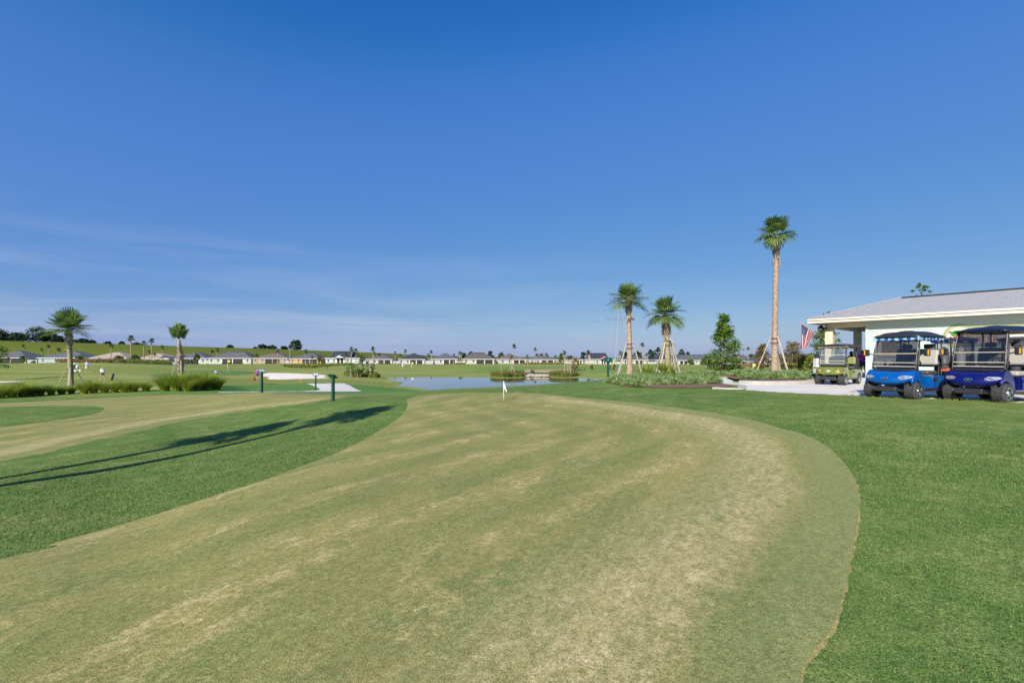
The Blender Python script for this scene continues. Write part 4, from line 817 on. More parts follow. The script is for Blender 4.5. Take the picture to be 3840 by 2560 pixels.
for i, (px, pb, s_, v) in enumerate(cl):
    g = T(px, pb); o = bpy.data.objects.new('fountain_grass', clump_me[i % 4]); COL.objects.link(o); o.location = g-Vector((0, 0, .03)); o.scale = (s_*1.0, s_*1.0, s_*(.78+.22*((i*37) % 7)/7)); o.rotation_euler = (0, 0, i*1.3)
    if px < 260: lab = f'fountain grass clump left of the bushy palm, {nm[i]} from the left edge'
    elif px < 600: lab = f'low fountain grass clump, {nm[i-8]} from the bushy palm towards the right'
    elif pb > 1460: lab = f'big fountain grass clump, {nm[i-16]} from left in the front of the tall stand'
    else: lab = f'{["left", "middle", "right"][i-22]} of three big fountain grass clumps at the back of the tall stand'
    tag(o, lab, 'grass clump', 'fountain grass clumps by the left green')
# junipers
jun_me = []
for k in range(4):
    g = np.random.default_rng(300+k); n = 520; th = g.uniform(0, 6.28, n); el = g.uniform(.05, 1.35, n); q_ = []
    dv = np.stack([np.cos(th)*np.cos(el), np.sin(th)*np.cos(el), np.sin(el)*.75], 1); L_ = g.uniform(.6, 1.05, n)*np.array([.5]); tip = dv*L_[:, None]; tip[:, 2] = tip[:, 2]*.95+.03
    for j in range(9):
        t = .45+.07*j; c = tip*t+g.normal(0, .018, (n, 3)); a = dv*.045+g.normal(0, .03, (n, 3)); b = np.cross(a, g.normal(0, 1, (n, 3))); b /= np.linalg.norm(b, axis=1)[:, None]+1e-9; b *= .014
        q_.append(np.stack([c-a, c+b, c+a, c-b], 1))
    m = MB(); m.quads(np.concatenate(q_)); o = m.build('juniper', M['juniper'], fix=False); jun_me.append(o.data); bpy.data.objects.remove(o)
def juniper(x, y, z, s_, lab, i, grp='spreading junipers in the mulch beds'):
    o = bpy.data.objects.new('juniper_shrub', jun_me[i % 4]); COL.objects.link(o); o.location = (x, y, z-.02); o.scale = (s_, s_, s_*random.uniform(.75, .95)); o.rotation_euler = (0, 0, i*2.1)
    tag(o, lab, 'shrub', grp)
random.seed(5)
row1 = [(2306, 1434), (2335, 1441), (2366, 1446), (2400, 1449), (2430, 1436), (2462, 1444), (2498, 1434), (2526, 1442), (2560, 1431), (2606, 1444), (2672, 1437)]
for i, (a, b) in enumerate(row1):
    g = T(a, b); last = {9: 'front juniper standing alone nearest the pale kerb end', 10: 'rightmost juniper of the front bed beside the path'}
    juniper(g.x, g.y, g.z+.03, .95, last.get(i, f'grey green juniper at the front of the two palm bed, {nm[i]} from left'), i)
back1 = [(x, y) for y in (1412, 1419, 1427) for x in range(2305, 2600, 32)]
for i, (a, b) in enumerate(back1):
    a += random.uniform(-9, 9); x, y = ray(a, b, .41); k = i % 10; rw = i//10
    juniper(x, y, H1(x, y), .95, f'juniper in the {["back", "middle", "inner"][rw]} row round the two palms, {nm[k]} from left', i)
bk = [(2610, 1414), (2640, 1413), (2670, 1411), (2702, 1410), (2735, 1409), (2590, 1408), (2625, 1407)]
for i, (a, b) in enumerate(bk):
    x, y = ray(a, b, .38); juniper(x, y, H1(x, y), .95, f'juniper behind the path below the leafy tree, {nm[i]} in the row', i)
row2 = [(2808+i*33, 1418+(2 if i % 2 else 0)) for i in range(8)]
for i, (a, b) in enumerate(row2):
    x, y = ray(a, b, .49); juniper(x, y, .49, 1.05, f'juniper along the kerb below the tall palm, {nm[i]} from left', i)
for i in range(16):
    a = 2770+(i % 8)*39+random.uniform(-8, 8); b = 1410 if i < 8 else 1402; x, y = ray(a, b, .49); juniper(x, y, .49, 1.1, f'juniper in the {"middle" if i < 8 else "back"} row round the tall palm, {nm[i % 8]} from left', i+3)
# strap leaved plants and a small fan palm
def strap_plant(px, pb, d, s_, lab, n, seed):
    g = np.random.default_rng(seed); X = (px-CX)/F*d; z = H1(X, d); m = MB()
    A = blades(n, .9*s_, 1.0*s_, .85, .045*s_, 6, g, .12); m.quads(A); o = m.build('crinum_plant', M['strap'], fix=False); o.location = (X, d, z); tag(o, lab, 'plant')
strap_plant(2428, 1412, 27.0, .95, 'bright green strap leaved plant leaning left between the palms', 34, 1)
strap_plant(2488, 1412, 27.4, 1.05, 'bushier bright green strap leaved plant below the right hand big palm', 60, 2)
strap_plant(2518, 1412, 26.2, .85, 'small bright green strap leaved plant right of the bushier one', 36, 3)
strap_plant(2400, 1412, 28.0, .6, 'low dark strap leaved plant at the foot of the left hand big palm', 22, 4)
r = thing('fan_palm', 'small stemless fan palm right of the tall palm', 'plant', ray(2958, 1396, .45)+(.45,)); random.seed(9); L_ = []; P_ = []
for i in range(13): fan_leaf((0, 0, .05), i*2.4, R(70-3.5*i), .45, .5, 18, .3, L_, P_)
m = MB(); m.quads(np.array([[tuple(v) for v in q_] for q_ in L_])); [m.tube(p, .012, 4, cap=False) for p in P_]; m.build('fronds', M['strap'], r, fix=False)
# uncountable ornamental grass borders
def border(name, label, poly_px, n, H, mat, w_=.03, zfix=None, pts=None):
    P = np.array(px2(poly_px)) if pts is None else np.array(pts); x0, y0 = P.min(0); x1, y1 = P.max(0); C_ = []
    while len(C_) < n:
        x = rng.uniform(x0, x1, 400); y = rng.uniform(y0, y1, 400); k = in_poly(x, y, P); C_ += list(zip(x[k], y[k]))
    C_ = np.array(C_[:n]); Z = hgt(C_[:, 0], C_[:, 1]); m = MB()
    for (x, y), z in zip(C_, Z): m.quads(blades(16, H*.5, H*rng.uniform(.6, 1.15), .9, w_, 2, rng, .5)+np.array([x, y, max(z, WATER-.1)]))
    tag(m.build(name, M[mat], fix=False), label, kind='stuff')
def strip(px0, px1, d0, d1): return [((px0-CX)/F*d0, d0), ((px1-CX)/F*d0, d0), ((px1-CX)/F*d1, d1), ((px0-CX)/F*d1, d1)]
border('ornamental_grass', 'rust brown ornamental grasses along the mound behind the pink dressed golfer', None, 240, 1.3, 'tan_grass', .06, pts=strip(214, 470, 118, 130))
border('ornamental_grass', 'green ornamental grasses along the mound below the taupe roofs', None, 240, 1.5, 'reed', .06, pts=strip(360, 640, 120, 131))
border('ornamental_grass', 'green grass bed in front of the peach house', [(1062, 1375), (1100, 1380), (1170, 1380), (1280, 1370), (1330, 1371), (1330, 1367), (1200, 1370), (1070, 1371)], 420, 1.1, 'reed', .05)
border('ornamental_grass', 'dark green grass bed under the crape myrtles', [(1288, 1404), (1300, 1411), (1360, 1414), (1400, 1416.5), (1425, 1415), (1420, 1409), (1380, 1402), (1310, 1398)], 420, .9, 'reed', .035)
border('ornamental_grass', 'reedy grass on the pond island round the three palms', None, 520, 1.15, 'reed', .04, pts=[((p-CX)/F*d_, d_) for p, d_ in ((1842, 96), (1860, 93.5), (1900, 92.5), (1940, 93.5), (1966, 95), (1972, 99), (1900, 103), (1850, 100))])
border('ornamental_grass', 'reedy grass on the pond bank right of the bridge', None, 460, 1.1, 'reed', .04, pts=[((p-CX)/F*d_, d_) for p, d_ in ((2062, 97), (2085, 93.5), (2120, 92.5), (2155, 93.5), (2168, 96), (2150, 101), (2080, 102))])
border('ornamental_grass', 'brown grass bed in front of the blue grey house', None, 300, 1.2, 'tan_grass', .05, pts=strip(1966, 2112, 215, 222))
border('ornamental_grass', 'low grass round the palms at the white house above the pond', None, 90, .9, 'reed', .05, pts=strip(1706, 1745, 232, 236))
border('ornamental_grass', 'tan grass on the fairway behind the yellow flag on the right', None, 200, 1.1, 'tan_grass', .04, pts=strip(2775, 2850, 120, 126))

# ------------------------------------------------------------------ starter building
def BL(a, b, z): p = C0-U*a+V*b; return (p.x, p.y, z)   # a: along the wall to the right, b: away from the viewer
RZ = math.atan2(-U.y, -U.x)   # local x runs along the wall (to the right), local y runs away
bld = thing('clubhouse_building', 'pale aqua lapboard starter building with a grey hip roof and open porch', 'building', (C0.x, C0.y, PAD), RZ)
Z = lambda z: z-PAD
ZF0, ZF1, ZR = Z(3.63), Z(3.88), Z(5.12); A0, B0, W2 = -2.75, -.75, 3.75; AE = 17
m = MB()
def lap(m, x0, x1, y, zb, zt, axis=0, sgn=-1):
    n = 11; h = (zt-zb)/n
    for i in range(n):
        z0, z1 = zb+i*h, zb+(i+1)*h
        prof = [(sgn*.022, z0), (sgn*.004, z1), (sgn*-.1, z1), (sgn*-.1, z0)]
        if axis == 0: m.prism([(y+p, q) for p, q in prof], 'x', x0, x1)
        else: m.prism([(y+p, q) for p, q in prof], 'y', x0, x1)
lap(m, 0.0, AE, 0, -.05, ZF0); lap(m, 0.02, 6.1, 0, -.05, ZF0, 1)
m.build('wall', M['siding'], bld)
cb = MB(); cb.box((.03, -.015, ZF0/2-.02), (.12, .09, ZF0)); cb.build('corner_board', M['siding'], bld)
# roof: hip with ridge, thin shingle courses in the material
q = NT('pale_grey_shingles'); o_ = q.obj(); br = q.n('ShaderNodeTexBrick'); q.l(q.mapv(o_, (1, 1, 1)), br.inputs['Vector'])
br.inputs['Scale'].default_value = 1; br.inputs['Brick Width'].default_value = .32; br.inputs['Row Height'].default_value = .135; br.inputs['Mortar Size'].default_value = .012
br.inputs['Color1'].default_value = (.26, .27, .29, 1); br.inputs['Color2'].default_value = (.33, .335, .355, 1); br.inputs['Mortar'].default_value = (.18, .185, .20, 1); br.inputs['Bias'].default_value = .1
q.col(q.mix(.35, br.outputs[0], q.mix(q.rng(q.noise(o_, 9, 3), .3, .7), (.19, .20, .23), (.36, .365, .39)))); q.set(.9, 0, .2); q.bump(br.outputs['Fac'], -.3, .01); M['shingle'] = q.m
yr = B0+W2; rs = A0+W2
m = MB(); m.add([(A0, B0, ZF1), (AE, B0, ZF1), (AE, yr, ZR), (rs, yr, ZR), (A0, B0+2*W2, ZF1), (AE, B0+2*W2, ZF1)], [(0, 1, 2, 3), (0, 3, 4), (4, 3, 2, 5), (1, 5, 2), (0, 4, 5, 1)])
rf = m.build('roof', M['shingle'], bld)
m = MB(); m.box(((rs+.15+AE)/2, yr-.02, ZR+.03), (AE-rs, .22, .05)); m.build('ridge_vent', M['black'], rf)
m = MB(); m.tube([(A0+.02, B0+.02, ZF1+.03), (rs, yr, ZR+.03)], .045, 6); m.tube([(A0+.02, B0+2*W2-.02, ZF1+.03), (rs, yr, ZR+.03)], .045, 6); m.build('hip_cap', M['shingle'], rf)
m = MB(); hf = (ZF1-ZF0)
m.box(((A0+AE)/2, B0+.02, (ZF0+ZF1)/2-.003), (AE-A0, .05, hf)); m.box((A0+.02, B0+W2, (ZF0+ZF1)/2-.003), (.05, 2*W2-.05, hf)); m.box(((A0+AE)/2, B0+2*W2-.02, (ZF0+ZF1)/2-.003), (AE-A0, .05, hf)); m.build('fascia', M['cream'], bld)
m = MB(); m.box(((A0+AE)/2, B0-.035, ZF1-.05), (AE-A0, .07, .09)); m.build('gutter', M['cream'], bld)
m = MB(); m.box(((A0+AE)/2, B0+W2, ZF0+.03), (AE-A0-.12, 2*W2-.12, .03)); m.build('soffit', M['soffit'], bld)
for (a, b) in ((-1.85, .2), (-1.85, 6.2)):
    m = MB(); m.box((a, b, Z(3.34)/2), (.40, .40, Z(3.34))); m.box((a, b, .12), (.46, .46, .24)); m.build('pillar', M['pillar'], bld, bev=.008)
m = MB(); m.box((-.92, .2, Z(3.49)), (2.2, .34, .29)); m.build('beam', M['soffit'], bld)
m = MB(); m.box((-1.85, 3.2, Z(3.49)), (.34, 5.7, .286)); m.build('beam', M['soffit'], bld)
m = MB(); m.box((-.92, 6.2, Z(3.49)), (2.2, .34, .28)); m.build('beam', M['soffit'], bld)
# shuttered window high in the wall
wz0, wz1 = Z(1.74), Z(2.93)
f = MB()
for bx in (((1.24, -.05, wz1+.06), (1.36, .09, .14)), ((1.24, -.05, wz0-.06), (1.36, .09, .12)), ((.63, -.05, (wz0+wz1)/2), (.14, .09, wz1-wz0)), ((1.85, -.05, (wz0+wz1)/2), (.14, .09, wz1-wz0))): f.box(*bx)
fr = f.build('window', M['cream'], bld, bev=.006)
m = MB()
for i in range(13):
    z = wz0+.04+i*(wz1-wz0-.06)/12.5
    m.box((1.24, -.055, z), (1.06, .07, .028), M=Matrix.Rotation(R(-35), 3, 'X').to_4x4())
lv = m.build('shutter_louvre', simple('louvre_paint', (.58, .55, .40), .5, var=.05), fr)
m = MB(); m.box((1.24, -.02, (wz0+wz1)/2), (1.08, .02, wz1-wz0)); m.build('shutter_backing', M['black'], fr)
# horn loudspeaker on the pillar
spk = thing('loudspeaker', 'black horn loudspeaker mounted on the porch pillar', 'loudspeaker', BL(-2.0, -.18, 3.30), RZ-.5)
m = MB(); prof = [(0, .03), (-.10, .05), (-.2, .10), (-.27, .18), (-.29, .21)]
G_ = [[(.21*0+r_*math.cos(t)*1.15, y_, r_*math.sin(t)*.95) for t in np.linspace(0, 2*math.pi, 21)] for y_, r_ in prof]; m.grid(G_); m.build('horn', M['black'], spk, smooth=True)
m = MB(); m.sphere((0, .02, 0), (.09, .12, .09)); m.sphere((0, -.12, 0), .045); m.build('driver', M['black'], spk, smooth=True)
m = MB(); m.tube([(0, .05, .03), (0, .0, .2), (0, .2, .22)], .02, 6); m.build('bracket', M['black'], spk)
# wall sign: cream board with olive and aqua borders, round lobe at the left with a striped green emblem
SX = 3.82
def sign_outline(g):
    """outline grown by g: round lobe radius .54 at left, straight band to the right, matching lobe end"""
    cz = Z(2.65); R_ = .60-g; hh = .515-g; L_ = 4.1; x0 = SX; p = []
    a0 = math.asin(min(1, hh/(R_))) if hh < R_ else math.pi/2
    for t in np.linspace(a0, 2*math.pi-a0, 30): p.append((x0+R_*math.cos(t), cz+R_*math.sin(t)))
    for t in np.linspace(math.pi+a0, 3*math.pi-a0, 30)[0:0]: pass
    x1 = x0+L_
    for t in np.linspace(-math.pi+a0, math.pi-a0, 30): p.append((x1+R_*math.cos(t), cz+R_*math.sin(t)))
    return p
sg = thing('wall_sign', 'cream name board with olive and aqua border and red lettering on the building wall', 'sign', BL(0, 0, PAD), RZ)
cols = [(0, (.27, .27, .11), -.03), (.085, (.28, .40, .32), -.037), (.135, (.32, .10, .10), -.043), (.150, (.58, .50, .40), -.049)]
for g_, c, y in cols:
    m = MB(); m.prism([(a, b) for a, b in sign_outline(g_)], 'y', y, -.02); m.build('board' if g_ == .150 else 'border', simple('sign_paint', c, .5, var=.05), sg)
em = MB(); ex, ez = SX-.06, Z(2.78)
em.sphere((ex, -.06, ez), (.24, .03, .17), 18, 10)
q = NT('emblem_green'); wv = q.n('ShaderNodeTexWave'); wv.inputs['Scale'].default_value = 5.5; wv.inputs['Distortion'].default_value = 1.5; q.l(q.mapv(q.obj(), (1, 0, 2.2)), wv.inputs['Vector'])
q.col(q.mix(q.rng(wv.outputs[1], .45, .6), (.005, .12, .02), (.03, .42, .08))); q.set(.5); em.build('emblem', q.m, sg, smooth=True)
em = MB(); em.prism([(ex-.14, ez-.12), (ex+.02, ez-.06), (ex+.22, ez-.10), (ex+.1, ez-.22), (ex-.02, ez-.27)], 'y', -.085, -.055); em.build('emblem', simple('emblem_red', (.75, .04, .03), .5), sg)
for dx, dz in ((-.26, .08), (-.2, -.28), (-.02, -.30), (.2, -.2)):
    em = MB(); em.prism([(ex+dx-.05, ez+dz+.02), (ex+dx+.0, ez+dz+.05), (ex+dx+.05, ez+dz), (ex+dx-.0, ez+dz-.05)], 'y', -.08, -.05); em.build('emblem', M['black'], sg)
LT = {'S': [[(.9, .8), (.75, 1), (.25, 1), (.1, .8), (.2, .6), (.8, .42), (.9, .2), (.75, 0), (.25, 0), (.08, .22)]], 'T': [[(.5, 0), (.5, 1)], [(.05, .84), (.05, 1), (.95, 1), (.95, .84)], [(.3, 0), (.7, 0)]],
      'A': [[(.08, 0), (.5, 1), (.92, 0)], [(.25, .35), (.75, .35)], [(0, 0), (.2, 0)], [(.8, 0), (1, 0)]], 'R': [[(.2, 0), (.2, 1), (.65, 1), (.85, .85), (.85, .65), (.65, .5), (.2, .5)], [(.5, .5), (.92, 0)], [(.05, 0), (.38, 0)], [(.8, 0), (1, 0)]],
      'E': [[(.2, 0), (.2, 1)], [(.05, 1), (.85, 1), (.85, .82)], [(.2, .52), (.65, .52)], [(.05, 0), (.88, 0), (.88, .2)]]}
red = simple('sign_letter_red', (.38, .07, .08), .5, var=.05)
lx = SX+.05; lp = .192; lh = .25
for i, ch in enumerate('STARTER'):
    m = MB()
    for st_ in LT[ch]:
        pts = [(lx+i*lp+p*.155, -.056, Z(2.34)+q_*lh) for p, q_ in st_]
        m.tube(pts, .014, 4)
    tag(m.build('letter', red, sg, fix=False))
# American flag on its angled pole
fl = thing('flag', 'United States flag hanging from an angled wooden pole on the porch pillar', 'flag', (0, 0, 0))
PB = Vector(BL(-2.03, .0, 0)); PB.z = EYE+(HY-1276)/F*PB.y; dT = PB.y-.55; PT = Vector(((3003-CX)/F*dT, dT, EYE+(HY-1210)/F*dT))
fl.location = PB; A_ = PT-PB
m = MB(); m.tube([(0, 0, 0), A_], .017, 8); m.sphere(A_, .03); m.build('pole', simple('varnished_pole', (.50, .36, .22), .4), fl, smooth=True)
m = MB(); m.tube([(0, .03, 0), A_*.05], .035, 8); m.build('bracket', M['white'], fl)
us = A_.normalized(); a0, a1 = .43*A_.length, .97*A_.length; fw = a1-a0; drop = Vector((0, 0, -1))
def flag_pt(u, v):
    """u: 0 at the tip end of the pole to 1 at the inner end, v: 0 at the pole to 1 at the free end"""
    base = us*(a1-u*fw); Ld = 1.55
    p = base+drop*Ld*v*(1-.12*u)
    pull = (us*(fw*u))*(v**.8)*.80   # the cloth gathers below the tip
    n = Vector((us.y, -us.x, 0)).normalized()
    p = p+pull+n*(.055*math.sin(u*15+v*2.0)*(.25+v))+Vector((.03, 0, 0))*v+Vector((0, 0, -.30*u*v*(1-v)))
    return p
nu, nv = 40, 60; fm = {k: MB() for k in 'rwb'}
for i in range(nu):
    for j in range(nv):
        u, v = (i+.5)/nu, (j+.5)/nv; stripe = int(u*13)
        k = 'b' if (u < 7/13 and v < .4) else ('r' if stripe % 2 == 0 else 'w')
        fm[k].add([flag_pt(i/nu, j/nv), flag_pt((i+1)/nu, j/nv), flag_pt((i+1)/nu, (j+1)/nv), flag_pt(i/nu, (j+1)/nv)], [(0, 1, 2, 3)])
# regular stripe borders: thirteen along the hoist
fm = {k: MB() for k in 'rwb'}
for s_ in range(13):
    for i in range(4):
        u0, u1 = (s_+i/4)/13, (s_+(i+1)/4)/13
        for j in range(nv):
            v0, v1 = j/nv, (j+1)/nv; k = 'b' if (s_ < 7 and v1 <= .4001) else ('r' if s_ % 2 == 0 else 'w')
            fm[k].add([flag_pt(u0, v0), flag_pt(u1, v0), flag_pt(u1, v1), flag_pt(u0, v1)], [(0, 1, 2, 3)])
fm['r'].build('red_stripes', simple('flag_red', (.27, .004, .012), .8), fl, smooth=True); fm['w'].build('white_stripes', simple('flag_cloth_white', (.34, .32, .35), .8), fl, smooth=True)
fm['b'].build('canton', simple('flag_blue', (.005, .009, .06), .8), fl, smooth=True)
m = MB()
for r_ in range(9):
    for c_i in range(6 if r_ % 2 == 0 else 5):
        u = (r_+1)/10*7/13; v = (c_i*2+1+(r_ % 2))/12*.4; c = flag_pt(u, v); du = (flag_pt(u+.01, v)-c).normalized(); dv = (flag_pt(u, v+.01)-c).normalized(); nn = du.cross(dv).normalized()
        for sgn in (1, -1):
            pts = []
            for k in range(10):
                rr = .024 if k % 2 == 0 else .010; a = k*math.pi/5; pts.append(c+nn*.006*sgn+du*rr*math.cos(a)+dv*rr*math.sin(a))
            m.add(pts, [tuple(range(10))])
m.build('stars', simple('star_white', (.45, .45, .5), .8), fl, fix=False)
tag(fl.children[0])

# ------------------------------------------------------------------ golf carts
q = NT('tinted_glass'); q.col((.010, .014, .03)); q.set(.04, 0, .5); q.b.inputs['Alpha'].default_value = .62; M['tint'] = q.m
q = NT('clear_windscreen'); q.col((.16, .20, .23)); q.set(.04, 0, .5); q.b.inputs['Alpha'].default_value = .30; M['clear'] = q.m
q = NT('headlamp_glass'); v_ = q.n('ShaderNodeTexVoronoi'); v_.inputs['Scale'].default_value = 26; q.l(q.obj(), v_.inputs['Vector']); q.col(q.mix(q.rng(v_.outputs[0], .1, .6), (.9, .92, .95), (.25, .27, .30))); q.set(.12, .5, .8); M['lamp'] = q.m
M['amber'] = simple('amber_lens', (.95, .30, .02), .2, var=.05); M['greyseat'] = simple('light_grey_vinyl', (.36, .35, .325), .6, var=.04); M['darkseat'] = simple('charcoal_vinyl', (.06, .062, .068), .55, var=.1)
def paint(n, c): return simple(n, c, .32, 0, var=.03, sc=3, spec=.4, coat=.35)
def striped(n, a, b, sc, rough=.8):
    q = NT(n); sp = q.n('ShaderNodeSeparateXYZ'); q.l(q.obj(), sp.inputs[0]); s_ = q.math('ADD', sp.outputs[0], sp.outputs[1]); f = q.math('SINE', q.math('MULTIPLY', s_, sc)); g = q.math('SINE', q.math('MULTIPLY', s_, sc*2.7))
    q.col(q.mix(q.rng(q.math('ADD', f, q.math('MULTIPLY', g, .5)), -.2, .2), a, b)); q.set(rough, 0, .2); return q.m
def wheel(parent, x, y, r, w_, out, rimcol, spokes=5):
    t = MB(); prof = [(-w_/2, r*.66), (-w_/2, r*.9), (-w_*.38, r*.985), (-w_*.2, r), (w_*.2, r), (w_*.38, r*.985), (w_/2, r*.9), (w_/2, r*.66), (w_*.3, r*.62), (-w_*.3, r*.62)]
    n = 40; G_ = [[(rr*math.cos(a)*(1-.012*((k+i) % 2) if 1 < i < 6 else 1), yy, rr*math.sin(a)) for k, a in enumerate(np.linspace(0, 2*math.pi, n+1))] for i, (yy, rr) in enumerate(prof+[prof[0]])]
    t.grid(G_)
    for k in range(n):   # tread blocks
        a = 2*math.pi*k/n
        for yy in (-w_*.3, -w_*.1, w_*.1, w_*.3):
            aa = a+(.08 if yy > 0 else 0); t.box((math.cos(aa)*r, yy, math.sin(aa)*r), (.012, w_*.15, .026), M=Matrix.Rotation(-aa, 3, 'Y').to_4x4())
    wl = thing_part('wheel', parent, (x, y, r)); t.build('tyre', M['rubber'], wl, smooth=False)
    m = MB(); m.grid([[(rr*math.cos(a), yy*out, rr*math.sin(a)) for a in np.linspace(0, 2*math.pi, 29)] for yy, rr in ((-w_*.45, r*.64), (w_*.1, r*.55), (w_*.44, r*.64), (w_*.48, r*.655), (w_*.48, r*.62), (w_*.2, r*.56))])
    m.grid([[(rr*math.cos(a), w_*.1*out, rr*math.sin(a)) for a in np.linspace(0, 2*math.pi, 29)] for rr in (r*.56, .001)])
    m.build('rim', M['black'], wl, smooth=True)
    m = MB()
    for k in range(spokes):
        a = 2*math.pi*k/spokes+.3; da = .20
        for s_ in (-1, 1):
            p0 = (math.cos(a)*r*.13, w_*.36*out, math.sin(a)*r*.13); p1 = (math.cos(a+s_*da)*r*.61, w_*.44*out, math.sin(a+s_*da)*r*.61); m.tube([p0, p1], [.011, .014], 4)
    m.tube([(r*.615*math.cos(a), w_*.47*out, r*.615*math.sin(a)) for a in np.linspace(0, 2*math.pi, 25)], .009, 5); m.tube([(0, w_*.2*out, 0), (0, w_*.46*out, 0)], r*.15, 10)
    m.build('spokes', M['chrome'], wl)
    m = MB()
    for k in range(spokes):
        a = 2*math.pi*k/spokes+.3; da = .15; c_, s_ = math.cos, math.sin
        m.add([(c_(a)*r*.17, w_*.38*out, s_(a)*r*.17), (c_(a+da)*r*.59, w_*.44*out, s_(a+da)*r*.59), (c_(a-da)*r*.59, w_*.44*out, s_(a-da)*r*.59)], [(0, 1, 2)])
    m.build('rim_insert', rimcol, wl)
def thing_part(name, parent, loc):
    o = bpy.data.objects.new(name, None); COL.objects.link(o); o.parent = parent; o.location = loc; o.empty_display_size = .1; return o
def rbox(name, parent, mat, c, d, bev=.03, M_=None):
    m = MB(); m.box(c, d, M=M_); return m.build(name, mat, parent, bev=bev)
def cart(name, label, loc, fwd, body, style='lux', seatm=None, backm=None, rimc=None, wr=.245, tw=.5, wb=1.75, roofm=None, val=None, tint=None, roof_len=2.1, zs=1.0, bagback=True, mirrors=True, rup=0):
    rz = math.atan2(fwd[1], fwd[0]); r = thing('golf_cart', label, 'golf cart', loc, rz, 'golf carts parked on the concrete apron')
    seatm = seatm or M['darkseat']; backm = backm or seatm; roofm = roofm or M['black']; tint = tint or M['tint']; rimc = rimc or body
    ww = .27 if style == 'lux' else .24
    for x in (0, -wb):
        for y, o_ in ((tw, 1), (-tw, -1)): wheel(r, x, y, wr, ww, o_, rimc)
    K = zs
    # front cowl: lofted skin, low in the middle and lifted over the wheels
    if style == 'lux':
        cen = [(-.16, .80), (-.02, .80), (.14, .765), (.28, .70), (.37, .61), (.41, .52), (.385, .44), (.30, .40), (.12, .39)]
        sid = [(-.16, .83), (-.04, .83), (.06, .80), (.15, .74), (.20, .67), (.225, .61), (.20, .575), (.13, .565), (.0, .56)]
    else:
        cen = [(-.20, .80), (-.05, .79), (.10, .765), (.25, .70), (.33, .62), (.35, .52), (.34, .45), (.27, .42), (.12, .42)]
        sid = [(-.20, .78), (-.05, .77), (.06, .74), (.15, .68), (.19, .61), (.20, .55), (.18, .52), (.12, .51), (0, .51)]
    hw_ = .57 if style == 'lux' else .53; G_ = []
    for y in np.linspace(-1, 1, 25):
        t = abs(y)**2.6 if style == 'lux' else abs(y)**3.2; G_.append([(a[0]*(1-t)+b[0]*t, y*hw_, (a[1]*(1-t)+b[1]*t)*K) for a, b in zip(cen, sid)])
    m = MB(); m.grid(G_)
    for s_ in (-1, 1):   # fender cheek with a wheel arch
        arch = [(math.cos(a)*(wr+.065), wr+math.sin(a)*(wr+.065)) for a in np.linspace(R(38), R(172), 14)]
        top = [(.06, .80*K), (-.04, .83*K), (-.16, .83*K), (-.30, .72*K), (-.40, .52*K), (-.43, .30*K)] if style == 'lux' else [(.06, .74*K), (-.05, .77*K), (-.2, .78*K), (-.32, .62*K), (-.40, .44*K), (-.43, .30*K)]
        poly = [(.20, .56*K)]+top+arch[::-1]
        m.prism([(a, b) for a, b in poly], 'y', s_*(hw_-.05), s_*(hw_+.012))
    cw = m.build('front_cowl', body, r, smooth=False)
    for p in cw.data.polygons: p.use_smooth = len(p.vertices) == 4 and abs(p.normal.y) < .9
    # hood seam line
    m = MB(); pts = []
    for a in np.linspace(-1, 1, 21):
        y = a*.27; zz = .55+.17*abs(a)**2.4; xx = np.interp(-zz, [-.80, -.765, -.70, -.61, -.52, -.44], [-.02, .14, .28, .37, .41, .385]); pts.append((xx+.004, y, zz*K))
    m.tube(pts, .004, 4); m.build('hood_seam', M['black'], cw)
    m = MB(); m.box((-.11, 0, .835*K), (.16, 2*hw_-.12, .06)); m.build('cowl_top', M['black'], r, bev=.02)
    # headlamps
    for s_ in (-1, 1):
        m = MB(); y0, y1 = (.30, .53) if style == 'lux' else (.37, .51)
        pts = []
        for y, zt, zb in ((y0, .645, .60), (y0+.05, .675, .585), (y0+.13, .685, .585), (y1-.02, .68, .60), (y1+.015, .665, .615)):
            for zz in (zt, zb):
                t = (y/hw_)**(2.6 if style == 'lux' else 3.2)
                zc = [a[1]*(1-t)+b[1]*t for a, b in zip(cen, sid)]; xc = [a[0]*(1-t)+b[0]*t for a, b in zip(cen, sid)]
                pts.append((float(np.interp(-zz, [-k for k in zc], xc))+.012, s_*y, zz*K))
        n = 5; m.add(pts+[(p[0]-.05, p[1], p[2]) for p in pts], [(2*i, 2*i+2, 2*i+3, 2*i+1) for i in range(n-1)]+[(2*i+10, 2*i+12, 2*i+2, 2*i) for i in range(n-1)]+[(2*i+1, 2*i+3, 2*i+13, 2*i+11) for i in range(n-1)])
        hl = m.build('headlight', M['lamp'] if style == 'lux' else M['black'], r)
        if style != 'lux':
            m = MB(); m.sphere((.235, s_*.44, .625*K), (.03, .04, .035)); m.build('lens', M['lamp'], hl, smooth=True); m = MB(); m.box((.29, s_*.345, .60*K), (.02, .05, .13), M=Matrix.Rotation(R(-14*s_), 3, 'X').to_4x4()); m.build('turn_signal', M['amber'], hl)
    m = MB(); m.tube([(.375+.035 if style == 'lux' else .355, .06*math.cos(a)*1.25, (.60+.04*math.sin(a))*K) for a in np.linspace(0, 2*math.pi, 21)], .008, 5); m.box(((.405 if style == 'lux' else .35), 0, .60*K), (.012, .06, .035)); m.build('emblem', M['chrome'] if style == 'lux' else M['white'], r)
    # bumper, axles, floor pan
    rbox('bumper', r, M['black'], (.37, 0, .295*K), (.10, .58, .15), .03)
    m = MB(); m.box((.425, 0, .30*K), (.012, .54, .012)); m.box((.425, 0, .26*K), (.012, .54, .012)); m.build('bumper_trim', M['darkseat'], r)
